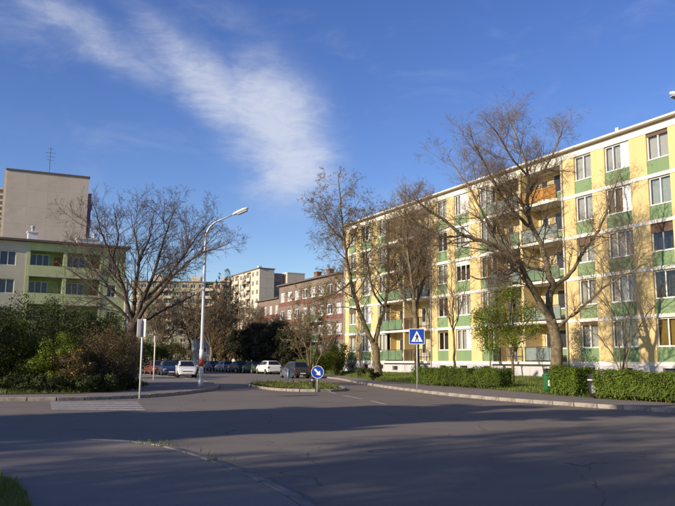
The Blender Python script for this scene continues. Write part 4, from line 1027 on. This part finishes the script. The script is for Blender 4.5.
# ------------------------------------------------------------------ signs
def disc(r, n, y0, y1): return MB().prism([(r*math.cos(2*math.pi*i/n), r*math.sin(2*math.pi*i/n)) for i in range(n)], y0, y1)
def post(h, r=.03, m='pole', parent=None):
    b = MB().tube([(0, 0, -.1), (0, 0, h)], r, 10); return b.build('post', M[m], parent, smooth=True)
def sign_arrow():
    p = gp(317.3, 390.0, .1); r = empty('arrow_sign', p, R(2), 'round blue keep right arrow sign on the traffic island', 'sign')
    zc = at(318, 372.2, p.y).z-p.z; post(zc+.3, .03, "pole", r); s = .29
    d = disc(s, 32, -.055, -.04); ob = d.build('sign_disc', M['blue'], r, (0, 0, zc))
    rim = MB()
    for i in range(32):
        a, b = 2*math.pi*i/32, 2*math.pi*(i+1)/32
        v = [(k*math.cos(t), y, k*math.sin(t)) for y in (-.06, -.038) for t in (a, b) for k in (s, s+.022)]
        rim.add(v, [(0, 1, 3, 2), (4, 6, 7, 5), (1, 5, 7, 3), (0, 2, 6, 4)])
    rim.build('rim', M['signwhite'], ob)
    # white arrow pointing down to the right
    A = [(-.045, .21), (.045, .21), (.045, -.03), (.14, -.03), (0, -.23), (-.14, -.03), (-.045, -.03)]
    c, s2 = math.cos(R(45)), math.sin(R(45)); A = [(x*c-z*s2, x*s2+z*c) for x, z in A]
    MB().prism(A, -.062, -.057).build('arrow', M['signwhite'], ob)
    q = gp(312.8, 389, .1); rr = empty('bollard', q, 0, 'short black bollard on the traffic island beside the blue arrow sign', 'bollard')
    b = MB().tube([(0, 0, -.05), (0, 0, .55), (0, 0, .60)], [.10, .10, .06], 12); b.build('post', M['black'], rr)
    MB().tube([(0, 0, .42), (0, 0, .48)], .104, 12).build('band', M['signback'], rr)
sign_arrow()
def sign_back():
    p = Vector((-3.15, 48.6, .1)); r = empty('octagonal_sign', p, R(8), 'octagonal sign seen from its grey back on the traffic island', 'sign')
    zc = at(289, 372.4, p.y).z-p.z; post(zc+.25, .035, 'pole', r)
    ob = MB().prism([(.42*math.cos(R(22.5+45*i)), .42*math.sin(R(22.5+45*i))) for i in range(8)], .045, .06).build('sign_plate', M['signback'], r, (0, 0, zc))
    for z in (-.16, .16): MB().box(-.3, .3, .03, .044, z-.02, z+.02).build('bracket', M['signback'], ob)
sign_back()
def sign_crossing():
    p = gp(417.3, 389.3, ZF); r = empty('crossing_sign', p, R(-4), 'square blue pedestrian crossing sign on a grey post by the footway', 'sign')
    zc = at(417.6, 336.5, p.y).z-p.z; post(zc+.36, .032, 'pole', r); w = .37
    ob = MB().box(-w, w, -.06, -.042, -w, w).build('sign_plate', M['blue'], r, (0, 0, zc), bevel=.006)
    fr = MB(); fr.box(-w-.02, w+.02, -.064, -.038, w, w+.022); fr.box(-w-.02, w+.02, -.064, -.038, -w-.022, -w); fr.box(-w-.022, -w, -.063, -.039, -w, w); fr.box(w, w+.022, -.063, -.039, -w, w); fr.build('rim', M['signwhite'], ob)
    MB().prism([(-.29, -.27), (.29, -.27), (0, .29)], -.066, -.061).build('triangle', M['signwhite'], ob)
    f = MB(); y = (-.071, -.067)
    f.prism([(.03*math.cos(i), .105+.03*math.sin(i)) for i in [k*math.pi/5 for k in range(10)]], *y)
    f.prism([(-.035, .07), (.04, .07), (.05, -.06), (-.04, -.06)], *y); f.prism([(-.04, -.06), (.01, -.06), (-.05, -.24), (-.10, -.24)], *y); f.prism([(0, -.062), (.05, -.062), (.10, -.24), (.055, -.24)], *y)
    f.prism([(-.035, .065), (-.10, -.04), (-.075, -.05), (-.03, .02)], *y); f.prism([(.04, .065), (.10, -.03), (.075, -.045), (.045, .01)], *y)
    f.build('pedestrian_figure', M['black'], ob)
    for z in (-.2, .2): MB().box(-.05, .05, -.041, .04, z-.02, z+.02).build('clamp', M['signback'], ob)
sign_crossing()
def sign_left():
    p = gp(139.6, 396.3, ZF); r = empty('plain_sign', p, R(0), 'tall pale sign panels on a white post at the far corner footway', 'sign')
    zt = at(142.5, 319.5, p.y).z-p.z; zb = at(142.5, 337.2, p.y).z-p.z; post(zt-.02, .035, 'whitep', r)
    for (rz, x0, x1, m) in [(R(75), -.40, -.03, 'whitep'), (R(-62), .02, .50, 'whitep')]:
        o = MB().box(x0, x1, -.012, .012, zb, zt).build('sign_plate', M[m], r, bevel=.004); o.rotation_euler = (0, 0, rz)
    for z in (zb+.12, zt-.12): MB().box(-.05, .05, -.05, .05, z-.02, z+.02).build('clamp', M['signback'], r)
    # a second, slimmer post further down the footway
    q = gp(153.5, 381, ZF); q = q*(52/q.y); q.z = ZF; r2 = empty('sign_post', q, R(0), 'thin white post with a narrow plate beside the dark trunk', 'sign')
    h = at(155, 336, 52).z-ZF; post(h, .045, 'whitep', r2); MB().box(-.04, .04, -.25, .25, h-.42, h).build('sign_plate', M['whitep'], r2)
sign_left()
# ------------------------------------------------------------------ street lamps
def street_lamp(p, label, top, arm, head_dir, band=True):
    r = empty('street_lamp', p, 0, label, 'lamp post', 'street lamps'); hd = Vector(head_dir)
    zt = top
    pts = [Vector((0, 0, -.1)), Vector((0, 0, 1.5))]; rad = [.115, .115]
    for k in range(1, 7): pts.append(Vector((0, 0, 1.5+(zt-2.7)*k/6))); rad.append(.10-.035*k/6)
    for k in range(1, 9):
        a = R(68)*k/8; pts.append(Vector((0, 0, zt-1.2))+hd*(1.05*(1-math.cos(a)))+Vector((0, 0, 1.05*math.sin(a)))); rad.append(.062-.015*k/8)
    e = pts[-1]; t = (hd*math.sin(R(70))+Vector((0, 0, math.cos(R(70)))))
    pts.append(e+t*arm); rad.append(.036)
    MB().tube(pts, rad, 12).build('pole', M['pole'], r, smooth=True)
    MB().tube([(0, 0, .0), (0, 0, .45)], [.16, .135], 12).build('base_sleeve', M['pole'], r, smooth=True)
    if band:
        for (z0, z1, m) in [(1.05, 1.46, 'red'), (1.46, 1.95, 'whitep'), (.47, 1.05, 'whitep')]: MB().tube([(0, 0, z0), (0, 0, z1)], .122, 12).build('painted_band', M[m], r, smooth=True)
        d = box('access_door', -.05, .05, -.130, -.12, .55, .9, M['signback'], r)
    h = e+t*(arm-.05); yv = Vector((-hd.y, hd.x, 0)); up = t.cross(yv)*-1
    if up.z < 0: up = -up
    b = MB(); n = 7; prof = [(0, .06, .05, .05), (.12, .10, .09, .06), (.35, .14, .12, .07), (.65, .15, .12, .07), (.85, .12, .09, .06), (.93, .05, .03, .03)]; V = []
    for (x, w, u1, d1) in prof:
        for k in range(10): a = 2*math.pi*k/10; V.append(h+t*x+yv*(w*math.cos(a))+up*((u1 if math.sin(a) > 0 else d1)*math.sin(a)))
    b.add(V, [(i*10+k, i*10+(k+1) % 10, (i+1)*10+(k+1) % 10, (i+1)*10+k) for i in range(5) for k in range(10)]+[tuple(range(10))[::-1], tuple(range(50, 60))])
    hh = b.build('lamp_head', M['lampwhite'], r, smooth=True)
    c = h+t*.55-up*.075; l = MB(); V = [c+t*(x*.28)+yv*(y*.11)+up*z for z in (0, -.045) for (x, y) in ((-1, -1), (1, -1), (1, 1), (-1, 1))]
    l.add(V, [(0, 1, 2, 3), (7, 6, 5, 4), (0, 4, 5, 1), (1, 5, 6, 2), (2, 6, 7, 3), (3, 7, 4, 0)]); l.build('lamp_lens', M['lens'], hh)
lp = gp(200.6, 386.8, ZF)
topz = at(213, 218, lp.y).z-ZF+.02
street_lamp((lp.x, lp.y, ZF), 'tall grey street lamp with a curved arm and red band on the far corner', topz, 1.0, (.97, -.24, 0))
tipr = at(672.5, 93.5, 25.5)
street_lamp((tipr.x+2.55, tipr.y+.2, ZF), 'street lamp reaching over the road from the right hand footway', tipr.z-ZF-.47, 1.25, (-.997, -.08, 0), False)
# far dark lamp
q = lawn_pt(171, 100, .1); r = empty('park_lamp', q, 0, 'slim dark lantern post beyond the parked cars', 'lamp post')
MB().tube([(0, 0, 0), (0, 0, 5.4)], [.07, .05], 8).build('pole', M['railmetal'], r); MB().tube([(0, 0, 5.4), (0, 0, 5.5), (0, 0, 5.9), (0, 0, 6.0)], [.1, .24, .3, .1], 10).build('lantern', M['railmetal'], r)
# ------------------------------------------------------------------ bins
def bins():
    p = hp(546.5, 23.4); p.z = lawnz(p); r = empty('waste_bin', p, R(-20), 'slim green waste bin on a post beside the big bare tree', 'bin')
    MB().tube([(0, 0, .12), (0, 0, .2), (0, 0, .72), (0, 0, .78)], [.13, .17, .19, .20], 14).build('body', M['bingreen'], r, smooth=True)
    MB().tube([(0, 0, .78), (0, 0, .86), (0, 0, .93)], [.215, .2, .06], 14).build('lid', M['bingreen'], r, smooth=True)
    MB().tube([(.24, 0, -.1), (.24, 0, 1.0)], .03, 8).build('post', M['bingreen'], r, smooth=True)
    for z in (.3, .65): box('bracket', .17, .24, -.02, .02, z, z+.04, M['bingreen'], r)
    box('label_plate', .05, .13, -.215, -.175, .35, .6, M['whitep'], r)
    p = hp(592.5, 22.6); p.z = lawnz(p); r = empty('waste_bin', p, R(-20), 'black waste bin with a pale rim between two clipped hedges', 'bin')
    MB().tube([(0, 0, .05), (0, 0, .15), (0, 0, .68)], [.15, .19, .21], 14).build('body', M['black'], r, smooth=True)
    MB().tube([(0, 0, .68), (0, 0, .72), (0, 0, .73)], [.23, .23, .2], 14).build('rim', M['whitep'], r)
    MB().tube([(0, 0, .74), (0, 0, .92), (0, 0, .96)], [.2, .21, .05], 14).build('hood', M['black'], r)
    MB().tube([(.0, .24, -.1), (.0, .24, .95)], .03, 8).build('post', M['black'], r)
    box('notice', -.07, .07, -.222, -.2, .2, .5, M['signback'], r)
bins()
# ------------------------------------------------------------------ cars
def make_car(label, loc, heading, paint, kind='hatch', sc=1.):
    """car with its nose along local +x"""
    r = empty('parked_car', loc, heading, label, 'car', 'cars parked along the street')
    L, Wd, Hh = (4.0, .84, 1.45) if kind == 'hatch' else ((4.4, .86, 1.43) if kind == 'saloon' else (4.25, .88, 1.52))
    h = L/2
    # stations: x, z belt/hood, roof z (or None), half width at belt, half width at roof
    if kind == 'saloon': st = [(-h, .58, .0, .68), (-h+.05, .84, .0, .76), (-h+.2, .93, 0, .79), (-h+.78, .96, .0, .82), (-h+1.38, .96, .94, .84), (-h+1.75, .96, 1., .85), (-.05, .95, 1., .86), (.38, .94, .96, .86), (1.2, .93, .0, .86), (h-.5, .84, 0, .82), (h-.15, .72, 0, .77), (h-.03, .62, 0, .70), (h, .5, 0, .64)]
    elif kind == 'suv': st = [(-h, .6, .0, .72), (-h+.04, .90, .0, .80), (-h+.14, 1.0, .0, .83), (-h+.62, 1.02, .90, .85), (-h+1.0, 1.01, .98, .86), (-.3, .99, 1., .88), (.3, .97, .96, .88), (1.12, .95, 0, .87), (h-.45, .86, 0, .83), (h-.12, .74, 0, .78), (h-.02, .62, 0, .72), (h, .5, 0, .66)]
    else: st = [(-h, .56, .0, .68), (-h+.04, .84, .0, .76), (-h+.12, .94, 0, .79), (-h+.60, .96, .90, .82), (-h+.95, .96, .98, .83), (-.35, .95, 1., .84), (.22, .93, .96, .84), (1.0, .91, 0, .84), (h-.45, .82, 0, .80), (h-.13, .70, 0, .75), (h-.03, .60, 0, .69), (h, .5, 0, .62)]
    wr = .60*Wd/.84; V = []; m = 9
    for (x, zb, rf, w) in st:
        zl = .26 if abs(x) < h-.1 else .34
        top = zb+(Hh-zb)*rf; wt = wr if rf else w*.80
        z7 = top-.06 if rf else zb+.012; z8 = top if rf else zb+.025
        half = [(w*.90, zl), (w*.99, zl+.16), (w, zb*.72), (w*.965, zb), (wt if rf else w*.9, z7), (wt*.8, z8)]
        V += [(x, y, z) for y, z in half]+[(x, -y, z) for y, z in half[::-1]]
    nk = 12; F = [(i*nk+k, i*nk+k+1, (i+1)*nk+k+1, (i+1)*nk+k) for i in range(len(st)-1) for k in range(nk-1)]
    F += [(i*nk+nk-1, i*nk, (i+1)*nk, (i+1)*nk+nk-1) for i in range(len(st)-1)]+[tuple(range(nk)), tuple(range((len(st)-1)*nk, len(st)*nk))]
    b = MB().add(V, F); body = b.build('body', paint, r, smooth=False)
    bev = body.modifiers.new('round', 'BEVEL'); bev.width = .035; bev.segments = 2; bev.limit_method = 'ANGLE'; bev.angle_limit = R(18)
    body.data.shade_smooth()
    def strip(name, quad, m, off=.008):
        q = [Vector(p) for p in quad]; n = (q[1]-q[0]).cross(q[3]-q[0]).normalized(); c = sum(q, Vector())/4
        if n.dot(c-Vector((c.x*.5, 0, .7))) < 0: n = -n
        v = [p+n*off for p in q]+[p-n*.02 for p in q]
        return MB().add(v, [(0, 1, 2, 3), (7, 6, 5, 4), (0, 4, 5, 1), (1, 5, 6, 2), (2, 6, 7, 3), (3, 7, 4, 0)]).build(name, M[m], r)
    cab = [i for i, s in enumerate(st) if s[2]]; i0, i1 = cab[0], cab[-1]
    def P(i, k): return Vector(V[i*nk+k])
    # windscreen and rear window
    def slant(i, j, nm):       # i cabin station, j lower station
        ks = [4, 5, 6, 7]; nrm = (P(j, 7)-P(j, 4)).cross(P(i, 5)-P(j, 5)).normalized()
        if nrm.z < 0: nrm = -nrm
        rows = [[P(j, k).lerp(P(i, k), f)+nrm*o_ for k in ks] for o_ in (.014, -.03) for f in (.06, .93)]
        for rw in rows: rw[0] = rw[0].lerp(rw[3], .05); rw[3] = rw[3].lerp(rw[0], .05)
        v = [p for rw in rows for p in rw]
        MB().add(v, [(0, 1, 5, 4), (1, 2, 6, 5), (2, 3, 7, 6), (0, 4, 12, 8), (3, 11, 15, 7), (0, 8, 9, 1), (1, 9, 10, 2), (2, 10, 11, 3), (4, 5, 13, 12), (5, 6, 14, 13), (6, 7, 15, 14)]).build(nm, M['carglass'], r)
    slant(i1, i1+1, 'windscreen'); slant(i0, i0-1, 'rear_window')
    for sgn in (0, 1):
        kb, kt = (3, 4) if sgn == 0 else (8, 7)
        idx = [i0]+cab[1:]
        segs = [(cab[k], cab[k+1]) for k in range(len(cab)-1)]
        for (i, j) in segs:
            a, b_, c, d = P(i, kb), P(j, kb), P(j, kt), P(i, kt)
            strip('side_window', [a.lerp(b_, .05).lerp(d, .10), b_.lerp(a, .05).lerp(c, .10), c.lerp(d, .05).lerp(b_, .10), d.lerp(c, .05).lerp(a, .10)], 'carglass')
        a, b_, d = P(i1, kb), P(i1+1, kb), P(i1, kt)
        strip('side_window', [a.lerp(b_, .04).lerp(d, .1), a.lerp(b_, .72).lerp(d, .1), d.lerp(b_, .24), d.lerp(a, .14).lerp(b_, .04)], 'carglass')
    for sx in (-1, 1):
        for sy in (-1, 1):
            wx = sx*(h-.78) if sx > 0 else -(h-.74); o = empty('wheel', (0, 0, 0)); bpy.data.objects.remove(o)
            t = cached('tyre', lambda: MB().tube([(0, -.09, 0), (0, -.10, 0), (0, .10, 0), (0, .09, 0)], [.24, .305, .305, .24], 18).mesh('wheel', M['tyre']))
            wl = link('wheel', t, r, (wx, sy*(Wd-.10), .305))
            rm = cached('rim', lambda: MB().tube([(0, -.108, 0), (0, .108, 0)], .20, 14).mesh('rim', M['rim'])); link('rim', rm, wl)
    for sy in (-1, 1):
        x, z, w = st[-3][0]+.07, st[-3][1]-.02, st[-3][3]
        MB().box(x-.12, x+.035, min(sy*(w-.32), sy*(w-.03)), max(sy*(w-.32), sy*(w-.03)), z-.13, z-.005).build('headlight', M['headl'], r, bevel=.015)
        x, z, w = st[1][0], st[1][1], st[1][3]
        MB().box(x-.03, x+.12, min(sy*(w-.2), sy*(w+.004)), max(sy*(w-.2), sy*(w+.004)), z-.26, z-.04).build('taillight', M['taill'], r, bevel=.015)
        MB().box(.62, .78, min(sy*(Wd-.02), sy*(Wd+.13)), max(sy*(Wd-.02), sy*(Wd+.13)), .93, 1.05).build('mirror', paint, r, bevel=.02)
    MB().box(h-.06, h+.05, -.60, .62, .30, .50).build('front_bumper', paint, r, bevel=.03); MB().box(-h-.05, -h+.06, -.66, .66, .32, .54).build('rear_bumper', paint, r, bevel=.03)
    MB().box(h-.03, h+.035, -.42, .42, .505, .58).build('grille', M['black'], r)
    MB().box(h+.052, h+.062, -.25, .25, .36, .46).build('number_plate', M['plate'], r); MB().box(-h-.062, -h-.052, -.25, .25, .38, .48).build('number_plate', M['plate'], r)
    return r
HD = math.atan2(D.y, D.x)      # street heading, away from the camera
cars = [((-13.45, 66.8), HD+math.pi-R(11), 'carwhite', 'hatch', 'white hatchback facing out at the head of the left row of parked cars'),
        ((-16.2, 72.3), HD+math.pi-R(8), 'carblue', 'saloon', 'dark blue car parked behind the white hatchback'),
        ((-18.7, 77.4), HD+math.pi, 'carred', 'hatch', 'dull red car parked third in the left row'),
        ((-20.6, 84.5), HD+math.pi, 'carsilver', 'hatch', 'silver car further along the left row, beyond the dull red car'),
        ((-3.75, 66.8), HD+R(-3), 'cardark', 'hatch', 'charcoal car parked by the traffic island'),
        ((-7.75, 84.8), HD+R(-2), 'carwhite', 'suv', 'white estate car parked at the dark bushes on the right kerb'),
        ((-9.9, 89.6), HD, 'cargreen', 'saloon', 'dark green car parked in front of the white estate car'),
        ((-12.4, 94.6), HD, 'cardark', 'saloon', 'charcoal saloon two spaces beyond the white estate car'),
        ((-14.9, 99.5), HD, 'carsilver', 'hatch', 'silver hatchback in the right row between two dark cars'),
        ((-17.4, 104.5), HD, 'carblue', 'saloon', 'dark blue saloon near the far end of the right row'),
        ((-20.0, 109.4), HD, 'cardark', 'hatch', 'charcoal hatchback at the far end of the right row'),
        ((-22.6, 104), HD+math.pi, 'carblue', 'suv', 'dark blue car at the far end of the left row')]
for (p, hd, pm, kd, lab) in cars:
    make_car(lab, (p[0], p[1], 0), hd, M[pm], kd)
